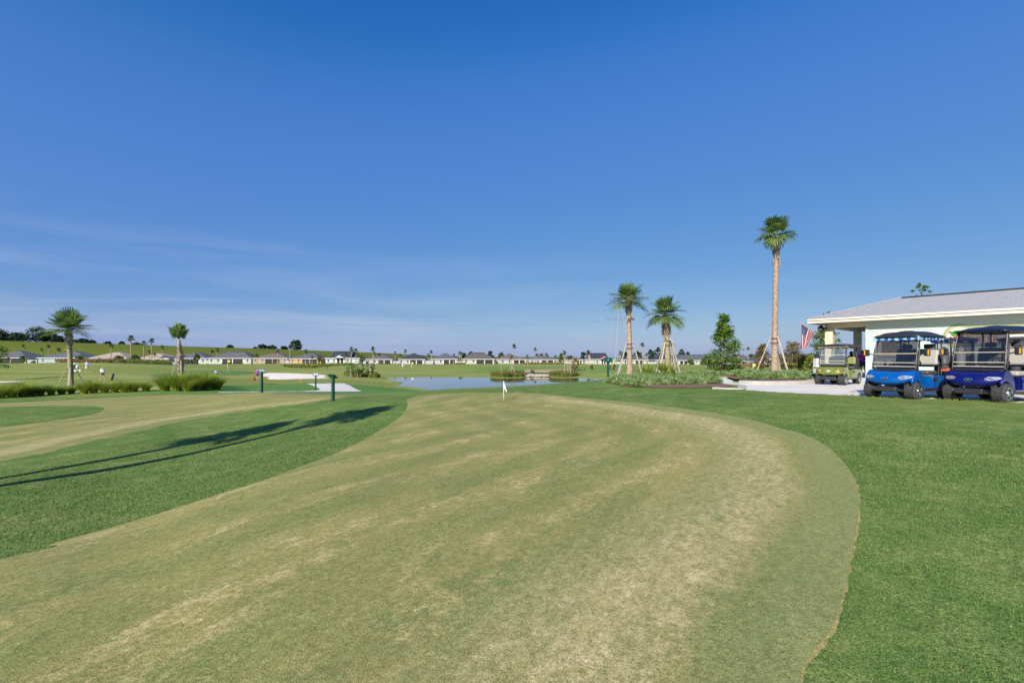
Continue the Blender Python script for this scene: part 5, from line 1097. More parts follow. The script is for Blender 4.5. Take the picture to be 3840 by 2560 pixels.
    m = MB(); m.tube([(0, -tw, wr), (0, tw, wr)], .03, 6); m.tube([(-wb, -tw, wr), (-wb, tw, wr)], .045, 6)
    for s_ in (-1, 1):
        m.tube([(.28, s_*.22, .33*K), (.02, s_*(tw-.16), wr+.01)], .02, 5); m.tube([(.20, s_*.2, .27*K), (-.05, s_*(tw-.15), wr-.08)], .02, 5); m.tube([(.05, s_*.33, .50*K), (0, s_*(tw-.17), wr+.04)], .035, 8); m.tube([(.05, s_*.33, .28), (.03, s_*(tw-.16), .24)], .022, 5)
    m.tube([(.02, -.4, .26), (.02, .4, .26)], .018, 5); m.build('suspension', M['metal'], r)
    m = MB(); m.box((-wb*.5+.05, 0, .28*K), (wb*.86, .90, .10)); m.box((-wb+.05, 0, .36*K), (.7, .6, .22)); m.build('chassis', M['black'], r, bev=.02)
    for s_ in (-1, 1):
        rbox('sill', r, M['black'] if style == 'lux' else M['darkseat'], (-wb*.55+.05, s_*.575 if style == 'lux' else s_*.52, .275*K), (wb*.62, .05, .10), .015)
        m = MB(); m.box((-wb*.55+.05, s_*(.603 if style == 'lux' else .55), .315*K), (wb*.6, .012, .02)); m.build('sill_trim', M['metal'], r)
    # rear body with side panels, arches and rear box
    hb = .58 if style == 'lux' else .53; m = MB(); xs = -.80; xe = -wb-.45
    for s_ in (-1, 1):
        arch = [(-wb+math.cos(a)*(wr+.06), wr+math.sin(a)*(wr+.06)) for a in np.linspace(R(5), R(170), 16)]
        poly = [(xs-.0, .30*K), (xs, .60*K), (xs-.03, .665*K), (-wb+.38, .67*K), (-wb+.1, .66*K), (-wb-.25, .62*K), (xe, .55*K), (xe+.02, .38*K)]+arch[::-1]
        m.prism(poly, 'y', s_*(hb-.05), s_*(hb+.01))
    m.box(((xs+xe)/2-.0, 0, .60*K), (abs(xe-xs)-.06, 2*hb-.08, .08)); m.box((xs-.03, 0, .46*K), (.05, 2*hb-.10, .30)); m.box((xe+.02, 0, .48*K), (.05, 2*hb-.10, .20))
    m.build('rear_body', body, r, bev=.012)
    m = MB(); m.box((xs-.14, hb+.016, .56*K), (.15, .02, .10)); m.build('charger_flap', M['black'], r)
    # seats
    rbox('seat', r, seatm, (-1.03, 0, .745*K), (.50, 1.02, .13), .045)
    if style == 'lux':
        for s_ in (-1, 1):
            bk = rbox('seat_back', r, backm, (-1.30, s_*.27, 1.19*K), (.10, .50, .46), .05, Matrix.Rotation(R(-10), 3, 'Y').to_4x4())
            m = MB(); m.box((-1.36, s_*.27, 1.19*K), (.11, .54, .52), M=Matrix.Rotation(R(-10), 3, 'Y').to_4x4()); m.build('seat_shell', M['darkseat'], r, bev=.06)
            m = MB(); m.box((-1.38, s_*.27, 1.52*K), (.08, .26, .14)); m.build('headrest', M['darkseat'], r, bev=.035)
            m = MB(); m.tube([(-1.25, s_*.54, .97*K), (-1.02, s_*.545, .965*K), (-.98, s_*.545, .955*K)], .028, 6); m.build('armrest', M['black'], r)
    else:
        for s_ in (-1, 1):
            rbox('seat_back', r, backm, (-1.27, s_*.27, 1.05*K), (.12, .50, .34), .055, Matrix.Rotation(R(-8), 3, 'Y').to_4x4())
    for s_ in (-1, 1): m = MB(); m.tube([(-1.33, s_*.50, .62*K), (-1.36, s_*.50, .95*K), (-1.36, s_*.28, .95*K)], .016, 6); m.build('seat_bracket', M['black'], r)
    if bagback:
        rbox('bag_well', r, M['black'], (-wb-.22, 0, .52*K), (.36, .90, .16), .03)
        for k, (s_, cc) in enumerate(((-.2, 'white'), (.22, 'darkseat'))):
            m = MB(); m.tube([(-wb-.18, s_, .58*K), (-wb-.10, s_, 1.28*K)], [.12, .13], 10)
            for j in range(5): m.tube([(-wb-.1, s_+.02*j-.04, 1.27*K), (-wb-.06+.01*j, s_+.03*j-.06, (1.42+.03*(j % 3))*K)], [.012, .03], 5)
            o_ = m.build('golf_bag', M[cc], None, smooth=True); o_.location = Vector((0, 0, 0)); o_.matrix_world = Matrix.Translation(loc) @ Matrix.Rotation(rz, 4, 'Z')
            tag(o_, f'{"white" if cc == "white" else "dark"} golf bag strapped on the back of the {name}', 'golf bag')
    else:
        rbox('rear_seat', r, seatm, (-wb-.12, 0, .72*K), (.46, 1.0, .12), .04); rbox('rear_seat_back', r, seatm, (-wb+.16, 0, 1.12*K), (.10, 1.0, .42), .045); rbox('rear_step', r, M['black'], (-wb-.62, 0, .30*K), (.36, .95, .05), .015)
        m = MB(); m.tube([(-wb-.40, -.45, .62*K), (-wb-.42, -.45, .98*K), (-wb-.42, .45, .98*K), (-wb-.40, .45, .62*K)], .018, 6); m.build('grab_rail', M['black'], r)
    # dash, steering wheel
    rbox('dashboard', r, M['black'], (-.23, 0, .86*K), (.16, 1.0, .14), .03)
    if style == 'lux':
        m = MB(); 
        for k in range(6): m.box((-.305, .10+.045*k, .93*K), (.01, .018, .09))
        m.build('dash_vent', M['darkseat'], r)
    sw = MB(); cs = Vector((-.52, .27, 1.06*K)); ax = Vector((-.55, 0, .83)).normalized(); e1 = Vector((0, 1, 0)); e2 = ax.cross(e1)
    sw.tube([cs+(e1*math.cos(a)+e2*math.sin(a))*.165 for a in np.linspace(0, 2*math.pi, 25)], .014, 6)
    for a in (.3, 2.84, 4.71): sw.tube([cs, cs+(e1*math.cos(a)+e2*math.sin(a))*.16], .011, 5)
    sw.tube([cs, cs-ax*.33], .022, 6); sw.build('steering_wheel', M['black'], r, smooth=True)
    # posts, roof, windscreen
    zr = (1.745 if style == 'lux' else 1.72)*K+rup; xf0, xf1 = -.10, -.33; hp = .52 if style == 'lux' else .49
    for s_ in (-1, 1):
        m = MB()
        if style == 'lux': m.tube([(xf0, s_*hp, .80*K), (xf0-.02, s_*(hp+.035), .95*K), (xf0-.10, s_*(hp+.03), 1.4*K), (xf1, s_*(hp-.03), zr)], [.028, .024, .022, .022], 8)
        else: m.tube([(xf0, s_*hp, .76*K), (xf1+.05, s_*hp, zr)], .018, 8)
        m.build('roof_post', M['black'], r, smooth=True)
        m = MB(); m.tube([(-1.42, s_*(hp-.02), .63*K), (-1.50, s_*(hp-.02), 1.2*K), (-1.52, s_*(hp-.02), zr)], .02, 8)
        if not bagback: m.tube([(-wb-.3, s_*hp, .62*K), (-wb-.25, s_*hp, zr)], .02, 8)
        m.build('roof_post', M['black'], r, smooth=True)
    x1r = -.14 if style == 'lux' else -.12; x0r = x1r-roof_len; G_ = []
    for i, u in enumerate(np.linspace(-1, 1, 25)):
        row = []
        for v in np.linspace(-1, 1, 21):
            e = max(abs(u), abs(v)); dome = (1-abs(u)**2.6)*(1-abs(v)**3); ridge = .012*math.cos(v*9)*(1-abs(u)**4)
            crn = 1-.035*(abs(u)**8)*(abs(v)**8)*2; row.append((( x0r+x1r)/2+u*roof_len/2*crn, v*(.59 if style == 'lux' else .62)*crn, zr+.02+dome*(.15 if style == 'lux' else .06)+(ridge if style == 'lux' else 0)))
        G_.append(row)
    m = MB(); m.grid(G_); m.grid([[(p[0], p[1], zr-.035) for p in row] for row in G_])
    rim_ = [G_[0][j] for j in range(21)]+[G_[i][20] for i in range(25)]+[G_[24][20-j] for j in range(21)]+[G_[24-i][0] for i in range(25)]
    m.grid([[p for p in rim_], [(p[0], p[1], zr-.035) for p in rim_]]); rf_ = m.build('roof', roofm, r, smooth=True)
    m = MB(); m.tube([(x1r-.05, 0, zr-.02), (x1r-.05, .56, zr-.02), (x0r+.05, .56, zr-.02), (x0r+.05, -.56, zr-.02), (x1r-.05, -.56, zr-.02), (x1r-.05, 0, zr-.02)], .022, 6); m.build('roof_frame', M['black'], r)
    if val is not None:   # fabric valance hung under the roof edge
        ring = [(x1r-.03, -.565), (x1r-.03, .565), (x0r+.12, .565), (x0r+.12, -.565)]; m = MB()
        for (a, b), (c, d) in zip(ring, ring[1:]+ring[:1]):
            n = 30; m.grid([[(a+(c-a)*t+.006*math.sin(i*1.9), b+(d-b)*t+.012*math.sin(i*2.3), zz-.012*(math.sin(i*.9) if zz < zr-.05 else 0)) for i, t in enumerate(np.linspace(0, 1, n))] for zz in (zr-.012, zr-.06, zr-(.12 if style == 'lux' else .11))])
        m.build('valance', val, r, smooth=True)
    # windscreen in its raked frame
    zb_, zt_ = (.86*K, zr-.04); xb = xf0+.045; xt = xf1+.06 if style == 'lux' else xf1+.09; hw2 = hp+.015
    def ws(y, z): t = (z-zb_)/(zt_-zb_); return (xb+(xt-xb)*t**1.25, y*(1-.05*t), z)
    rows = np.linspace(zb_, zt_, 8); m = MB()
    m.grid([[ws(y, z) for y in np.linspace(-hw2, hw2, 9)] for z in rows]); m.grid([[tuple(Vector(ws(y, z))-Vector((.006, 0, 0))) for y in np.linspace(-hw2, hw2, 9)] for z in rows]); wsd = m.build('windscreen', tint, r, smooth=True)
    m = MB()
    for zz in ((1.30*K), (1.04*K), (.93*K)): m.tube([tuple(Vector(ws(y, zz))+Vector((.012, 0, 0))) for y in np.linspace(-hw2*.97, hw2*.97, 5)], .011, 6)
    m.build('windscreen_bar', M['soffit'], wsd)
    for s_ in (-1, 1): m = MB(); m.tube([tuple(Vector(ws(s_*hw2, z))+Vector((.01, 0, 0))) for z in rows], .016, 6); m.build('windscreen_frame', M['black'], wsd)
    if mirrors:
        for s_ in (-1, 1):
            m = MB(); m.box((-.16, s_*.74, 1.33*K), (.07, .14, .20)); mi = m.build('mirror', M['black'], r, bev=.025)
            m = MB(); m.box((-.12, s_*.785, 1.33*K), (.012, .035, .14)); m.build('turn_signal', M['amber'], mi, bev=.006)
            m = MB(); m.tube([(-.17, s_*.68, 1.30*K), (-.20, s_*(hp+.02), 1.26*K)], .016, 6); m.build('mirror_arm', M['black'], mi)
    return r
ROY = paint('bright_blue_paint', (.0, .078, .33)); NAVY = paint('dark_blue_paint', (.003, .007, .11)); OLIVE = paint('olive_green_paint', (.15, .185, .035)); BLK = paint('black_paint', (.03, .03, .035))
c1 = cart('bright blue cart', 'bright blue golf cart with a blue striped roof valance', (11.03, 13.2, PAD), (-.91, -.415), ROY, seatm=M['darkseat'], backm=M['greyseat'], roof_len=1.48, rup=.06, roofm=simple('dark_roof_plastic', (.02, .023, .03), .5), val=striped('blue_striped_canvas', (.012, .09, .36), (.30, .42, .52), 34), bagback=False)
c2 = cart('dark blue cart', 'glossy dark blue golf cart nearest the right edge', (12.45, 12.2, PAD), (-.93, -.37), NAVY, seatm=M['greyseat'], backm=M['greyseat'], wr=.26, zs=1.02, roofm=simple('navy_roof_plastic', (.007, .009, .025), .4), bagback=False, roof_len=2.3, rup=.12)
c3 = cart('olive green cart', 'olive green golf cart with a camouflage valance beside the porch', (14.0, 19.95, PAD), (-.80, -.60), OLIVE, style='std', wr=.225, tw=.44, wb=1.66, seatm=M['darkseat'], backm=simple('olive_vinyl', (.20, .22, .07), .5), rimc=simple('bronze_rim', (.45, .30, .20), .3, .8), val=simple('camouflage_canvas', (.17, .14, .09), .9, var=.6, sc=14), tint=M['clear'], zs=1.0, roof_len=1.75, mirrors=False)
c4 = cart('blue and white canopied cart', 'golf cart seen from the rear with a white and blue striped valance', (16.75, 17.2, PAD), (.72, .69), BLK, style='std', zs=1.06, wr=.23, tw=.46, wb=1.7, val=striped('white_blue_canvas', (.02, .20, .62), (.72, .74, .78), 19), tint=M['clear'], roof_len=1.9, mirrors=False)
c5 = cart('grey striped cart', 'golf cart with a grey striped valance behind the dark blue cart', (17.5, 15.6, PAD), (.72, .69), BLK, style='std', zs=1.04, wr=.23, tw=.46, wb=1.7, val=striped('grey_striped_canvas', (.10, .10, .12), (.42, .42, .45), 23), tint=M['clear'], roof_len=1.9, mirrors=False)
# drinks on the dash of the bright blue cart
def on_cart(c, p): return Matrix.Translation(c.location) @ Matrix.Rotation(c.rotation_euler.z, 4, 'Z') @ Vector(p)
for y, colr, lab, c, cc in ((.06, (.80, .05, .22), 'pink drink tumbler on the dash of the bright blue cart', c1, 'cup'), (-.16+.35+.1, (.55, .55, .03), 'yellow green drink tumbler on the dash of the bright blue cart', c1, 'cup'), (.0, (.55, .48, .40), 'beige drink cup on the dash of the dark blue cart', c2, 'cup')):
    m = MB(); m.tube([(0, 0, 0), (0, 0, .02), (0, 0, .13), (0, 0, .15)], [.030, .033, .038, .036], 12); o_ = m.build('tumbler', simple('tumbler_colour', colr, .4), smooth=True); o_.location = on_cart(c, (-.22, -y if c is c1 else y, .93*(1 if c is c1 else 1.02))); tag(o_, lab, cc)
m = MB(); m.box((0, 0, .09), (.30, .34, .18)); m.box((0, 0, .2), (.1, .34, .03)); o_ = m.build('tool_bag', M['orange'], bev=.04); o_.location = on_cart(c4, (-1.95, .1, .60)); tag(o_, 'orange bag in the rear well of the white and blue canopied cart', 'bag')
# sheds of grass along the edge of the apron
m = MB()
for i in range(900):
    px = rng.uniform(3150, 3900); y0 = np.interp(px, [2940, 3100, 3250, 3500, 3840, 4300], [1472, 1480, 1488, 1500, 1517, 1545])
    x, y = ray(px, y0+rng.uniform(-2.5, 2), .38); m.quads(blades(3, .05, rng.uniform(.03, .09), .8, .004, 2, rng, .6)+np.array([x, y, H1(x, y)+.0]) if i % 3 == 0 else np.zeros((0, 4, 3)))
tag(m.build('grass', M['fountain'], fix=False), 'ragged grass along the edge of the concrete apron', kind='stuff')

# short real blades standing in the nearest rough, both sides of the green
P_ = []; gn = grow(near_s, .03)
x = rng.uniform(-9, 8, 1500000); y = rng.uniform(1.8, 12, 1500000); r_ = np.hypot(x, y); k = (rng.uniform(0, 1, len(x)) < np.clip((3.6/r_)**2, 0, 1)) & (np.abs(x) < y*1.2+.3); x, y = x[k], y[k]
k = ~in_poly(x, y, gn) & ~in_poly(x, y, pad); x, y = x[k][:260000], y[k][:260000]; z = hgt(x, y); n = len(x)
a = rng.uniform(0, 6.28, n); hh = rng.uniform(.006, .017, n)*np.clip(np.hypot(x, y)/4, 1, 1.8); ww = .0013*np.clip(np.hypot(x, y)/3, 1, 3); ln = rng.uniform(.4, 1.6, n)*hh
b0 = np.stack([x-np.sin(a)*ww, y+np.cos(a)*ww, z-.002], 1); b1 = np.stack([x+np.sin(a)*ww, y-np.cos(a)*ww, z-.002], 1); tp = np.stack([x+np.cos(a)*ln, y+np.sin(a)*ln, z+hh], 1)
m = MB(); m.quads(np.stack([b0, b1, tp], 1)); q = NT('rough_blades'); pp_ = q.pos()
c_ = q.mix(q.rng(q.noise(pp_, 60, 2, .6), .42, .60), (.066, .135, .030), (.17, .235, .07)); c_ = q.mix(q.rng(q.noise(q.mapv(pp_, loc=(5, 3, 0)), 85, 2, .6), .60, .66), c_, (.38, .35, .17)); q.col(c_); q.set(.7, 0, .15)
tag(m.build('grass', q.m, fix=False), 'short green grass blades of the rough beside the near putting green', kind='stuff')

# ------------------------------------------------------------------ signs, pins, posts
def lectern_sign(px, pb, d, h, lab, tilt_az, w_=.34, back=False):
    X = (px-CX)/F*d; z = H1(X, d); r = thing('hole_sign', lab, 'sign', (X, d, z), tilt_az, 'green lectern signs beside the putting greens')
    m = MB(); m.box((0, 0, h/2-.1), (.10, .10, h+.2)); m.build('post', M['signgreen'], r, bev=.006)
    Mx = Matrix.Rotation(R(38), 4, 'X'); m = MB(); m.box((0, .02, h+.02), (w_, w_*.72, .035), M=Mx); hd = m.build('head', M['signgreen'], r, bev=.006)
    m = MB(); n_ = Mx @ Vector((0, 0, 1)); c = Vector((0, .02, h+.02))+n_*.021; m.box(tuple(c), (w_*.86, w_*.6, .006), M=Mx); pl = m.build('face_panel', simple('sign_face', (.45, .50, .55), .25, var=.35, sc=30), r)
    return r
lectern_sign(1249, 1503, 18.2, .97, 'nearest dark green lectern sign, seen from behind, at the end of the left green', R(180-20))
lectern_sign(982, 1468, 26, 1.22, 'lectern sign left of the bunker beside the purple shirted golfer', R(60), .38)
lectern_sign(1184, 1461, 33, 1.15, 'lectern sign standing beside the concrete path landing', R(30), .4)
g = GD(2280, 23); r = thing('hole_sign', 'dark green post with a box shaped sign beside the junipers', 'sign', (g.x, g.y, g.z), .0)
m = MB(); m.box((0, 0, .45), (.10, .10, 1.1)); m.build('post', M['signgreen'], r, bev=.006); m = MB(); m.box((0, 0, 1.10), (.40, .16, .19)); m.prism([(-.23, 1.19), (.23, 1.19), (.20, 1.23), (-.20, 1.23)], 'y', -.11, .11); m.build('box', M['signgreen'], r, bev=.008)
m = MB(); m.box((0, -.083, 1.13), (.10, .01, .06)); m.build('plate', simple('sign_plate', (.03, .35, .22), .4), r)
m = MB(); m.box((0, 0, .98), (.14, .10, .05)); m.build('bracket', M['black'], r); m = MB(); m.box((-.02, -.03, .0), (.32, .28, .05)); m.build('foot', M['kerb'], r, bev=.01)
def pin(px, pb, pt, colour, lab, d=None, fw=.38, fh=.28, pole=.012, cloth='yellow', droop=0, z=None):
    g = T(px, pb) if d is None else GD(px, d); H = EYE+(HY-pt)/F*g.y-g.z; r = thing('flagstick', lab, 'flagstick', tuple(g))
    m = MB(); m.tube([(0, 0, -.1), (0, 0, H)], pole, 8); m.build('pole', M['white'], r, smooth=True)
    m = MB()
    if droop:
        m.grid([[(t*fw*(.35+.65*s_)*.8+.0, .03*math.sin(t*9+s_*4), H-.02-s_*fh-t*.5*fh+.02*math.sin(t*7)) for t in np.linspace(0, 1, 10)] for s_ in np.linspace(0, 1, 8)])
    else: m.grid([[(t*fw, .03*math.sin(t*6), H-.02-s_*fh-t*.1*fh) for t in np.linspace(0, 1, 8)] for s_ in np.linspace(0, 1, 6)])
    m.build('flag', M[cloth], r, smooth=True); m = MB(); m.sphere((0, 0, H), pole*1.5, 8, 6); m.build('ferrule', M['black'] if droop else M['white'], r); return r
g = pin(1889, 1506, 1426, None, 'short white practice flagstick with a drooping white flag on the near green', d=16.0, fw=.15, fh=.26, pole=.013, cloth='flagwhite', droop=1)
g.rotation_euler = (0, 0, -.3)
m = MB(); m.tube([(.15*math.cos(a)*.36, .15*math.sin(a)*.36, 0) for a in np.linspace(0, 2*math.pi, 17)], .006, 5); o_ = m.build('cup_rim', M['white'], g); o_.location = (0, 0, .008)
pin(854, 1398, 1350, None, 'yellow flagstick on the far blue green putting surface', d=None, fw=.45, fh=.35, pole=.03); 
pin(1544, 1383, 1358, None, 'distant yellow flagstick right of the blue shirted golfer', fw=.5, fh=.4, pole=.05)
pin(2824, 1391, 1363, None, 'yellow flagstick on the fairway left of the tall palm', fw=.4, fh=.45, pole=.03)
for px, pb, pt, lab in [(1129, 1432, 1421, 'short orange stake left of the concrete path landing'), (1341, 1419, 1404, 'short orange stake in front of the crape myrtles')]:
    g = T(px, pb); H = (pb-pt)/F*g.y; m = MB(); m.tube([(0, 0, -.1), (0, 0, H*.96), (0, 0, H)], [.075, .07, .03], 8); o_ = m.build('marker_stake', M['orange']); o_.location = g; tag(o_, lab, 'stake')
for px, pb, pt, lab in [(1227, 1386, 1376, 'small dark post on the fairway beyond the bunker'), (2191, 1390, 1380, 'small dark post on the grass right of the bridge')]:
    g = T(px, pb); H = (pb-pt)/F*g.y; m = MB(); m.tube([(0, 0, -.1), (0, 0, H)], .08, 8); m.sphere((0, 0, H), .1, 8, 6); o_ = m.build('marker_post', M['black']); o_.location = g; tag(o_, lab, 'post')
# white pedestal with a ball washer behind the olive cart
x, y = ray(3063, 1424, PAD); x, y = (3064-CX)/F*24.5, 24.5
r = thing('ball_washer', 'white square pedestal with a black ball washer on top, left of the olive cart', 'ball washer', (x, y, PAD))
m = MB(); m.box((0, 0, .30), (.26, .26, .6)); m.box((0, 0, .70), (.30, .30, .05)); m.box((0, 0, .93), (.26, .26, .42)); m.build('pedestal', M['white'], r, bev=.008)
m = MB(); m.box((-.0, 0, 1.26), (.20, .16, .22)); m.tube([(0, 0, 1.3), (0, 0, 1.46)], .03, 8); m.sphere((-.1, 0, 1.22), .05); m.build('washer', M['black'], r, bev=.02)

# ------------------------------------------------------------------ bridge and stones
r = thing('footbridge', 'low timber footbridge over the pond inlet', 'bridge', (0, 0, 0)); d = 104; s_ = d/F; bx0, bx1 = (1968-CX)*s_, (2142-CX)*s_; zt = EYE+(HY-1388)*s_; zb = EYE+(HY-1393.5)*s_
r.location = ((bx0+bx1)/2, d, zb-.4)
m = MB(); n = int((bx1-bx0)/.3)
for i in range(n): m.box((-(bx1-bx0)/2+(i+.5)*(bx1-bx0)/n, 1.3, .55), (.26, 2.6, .08))
m.build('deck', M['deck'], r); m = MB(); m.box((0, 0, .38), (bx1-bx0, .14, .28)); m.build('beam', M['deck'], r); m = MB(); m.box((0, 2.6, .38), (bx1-bx0, .14, .28)); m.build('beam', M['deck'], r)
for yy in (0, 2.6):
    m = MB(); m.box((0, yy, .78), (bx1-bx0, .16, .12)); m.build('kerb_rail', M['deck'], r)
for px in (1990, 2035, 2070, 2104):
    for yy in (.15, 2.4): m = MB(); m.box(((px-CX)*s_-(bx0+bx1)/2, yy, -.4), (.26, .26, 1.5)); m.build('post', M['darkwood'], r)
rk = []
for k in range(3):
    bm = bmesh.new(); bmesh.ops.create_icosphere(bm, subdivisions=2, radius=.5); gg = np.random.default_rng(k)
    for v in bm.verts: v.co *= gg.uniform(.75, 1.1); v.co.z *= .65
    me = bpy.data.meshes.new('stone'); bm.to_mesh(me); bm.free(); me.materials.append(M['rock']); rk.append(me)
for i in range(46):
    px = 1975+i*1.85; lane = i % 3; py = (1409.5, 1407, 1404)[lane]; d = (95.5, 98, 100.5)[lane]; sz = rng.uniform(.35, 1.05); px += rng.uniform(-1, 1); py += rng.uniform(-.8, .8)
    o_ = bpy.data.objects.new('boulder', rk[i % 3]); COL.objects.link(o_); x = (px-CX)/F*d; o_.location = (x, d, EYE+(HY-py)/F*d-.05); o_.scale = (sz*1.2, sz, sz); o_.rotation_euler = (0, 0, i*1.7)
    tag(o_, f'pale boulder in the {("water edge", "middle", "upper")[lane]} row of stones under the footbridge', 'boulder', f'boulders in the {("front", "middle", "upper")[lane]} row under the bridge')

# ------------------------------------------------------------------ power line
d = 430; s_ = d/F; X = (2322-CX)*s_; zt = EYE+(HY-1143)*s_; zb = -2.5
tw_ = thing('power_pylon', 'steel lattice power pylon behind the left hand big palm', 'pylon', (X, d, zb), .25); Ht = zt-zb
mm = simple('galvanised_steel', (.30, .34, .40), .6, .3); wid = lambda t: 7.4*(1-t)**1.05*.98+1.1
m = MB(); lv = [0, .2, .33, .43, .52, .60, .67, .74, .80, .86, .92, 1]
cs = [(1, 1), (-1, 1), (-1, -1), (1, -1)]
for sx, sy in cs: m.tube([(sx*wid(t), sy*wid(t), Ht*t) for t in lv], .14, 4)
m.build('leg_frame', mm, tw_, fix=False); m = MB()
for a, b in zip(lv, lv[1:]):
    for k in range(4):
        p, q_ = cs[k], cs[(k+1) % 4]
        P_ = lambda c, t: (c[0]*wid(t), c[1]*wid(t), Ht*t)
        m.tube([P_(p, a), P_(q_, b)], .07, 3); m.tube([P_(q_, a), P_(p, b)], .07, 3); m.tube([P_(p, b), P_(q_, b)], .08, 3)
m.build('bracing', mm, tw_, fix=False)
for zz, L_ in ((.965, 6.5), (.74, 13)):
    for sg_ in (-1, 1):
        m = MB(); m.tube([(sg_*1.0, 1.0, Ht*zz), (sg_*L_, 0, Ht*zz+.8)], .12, 4); m.tube([(sg_*1.0, -1, Ht*zz), (sg_*L_, 0, Ht*zz+.8)], .12, 4); m.tube([(sg_*1.2, 0, Ht*zz+3.2), (sg_*L_, 0, Ht*zz+.8)], .10, 4)
        for j in np.linspace(.3, .8, 3): m.tube([(sg_*L_*j, .5*(1-j), Ht*zz+.2), (sg_*L_*j, 0, Ht*zz+3.2-2.2*j)], .07, 3)
        m.build('cross_arm', mm, tw_, fix=False)
        m = MB(); m.tube([(sg_*L_*.95, 0, Ht*zz+.7), (sg_*(L_*.95-.5), 0, Ht*zz-1.8), (sg_*(L_*.95-1.3), 0, Ht*zz+.6)], .09, 4); m.build('insulator', M['black'], tw_, fix=False)
wm_ = simple('aluminium_wire', (.22, .26, .33), .6)
W_ = [([(-400, 1088), (0, 1107), (350, 1144), (700, 1184), (1040, 1207), (1400, 1219), (1700, 1219), (2000, 1213), (2312, 1199)], 'lower'), ([(-400, 1040), (122, 1080), (700, 1141), (1238, 1173), (1700, 1182), (2000, 1178), (2312, 1162)], 'upper')]
for pts, nm_ in W_:
    for k, off in enumerate((0, 3.2)):
        m = MB(); P_ = []
        for px in np.arange(-400, 2313, 40):
            py = np.interp(px, [p[0] for p in pts], [p[1] for p in pts])+off*(1-.25*k)
            dd = 1/np.interp(px, [-400, 2312], [1/330, 1/430]); P_.append(((px-CX)/F*dd, dd, EYE+(HY-py)/F*dd))
        P_ = np.array(P_); P_[1:-1] = (P_[:-2]+P_[1:-1]*2+P_[2:])/4
        m.tube(P_.tolist(), .055, 4, cap=False); tag(m.build('power_line', wm_, smooth=True, fix=False), f'{"upper" if nm_ == "upper" else "lower"} strand pair running left from the pylon, {"top" if k == 0 else "bottom"} wire', 'power line', 'power lines left of the pylon')
for pts, nm_ in [([(2340, 1162), (2450, 1178), (2700, 1204), (3000, 1222), (3400, 1232)], 'upper'), ([(2340, 1196), (2500, 1212), (2700, 1243), (3000, 1262), (3400, 1275)], 'lower')]:
    for k, off in enumerate((0, 5)):
        m = MB(); P_ = []
        for px in np.arange(2335, 3400, 40):
            py = np.interp(px, [p[0] for p in pts], [p[1] for p in pts])+off; dd = 430; P_.append(((px-CX)/F*dd, dd, EYE+(HY-py)/F*dd))
        m.tube(P_, .05, 4, cap=False); tag(m.build('power_line', wm_, smooth=True, fix=False), f'{"upper" if nm_ == "upper" else "lower"} strand pair running right from the pylon, {"top" if k == 0 else "bottom"} wire', 'power line', 'power lines right of the pylon')

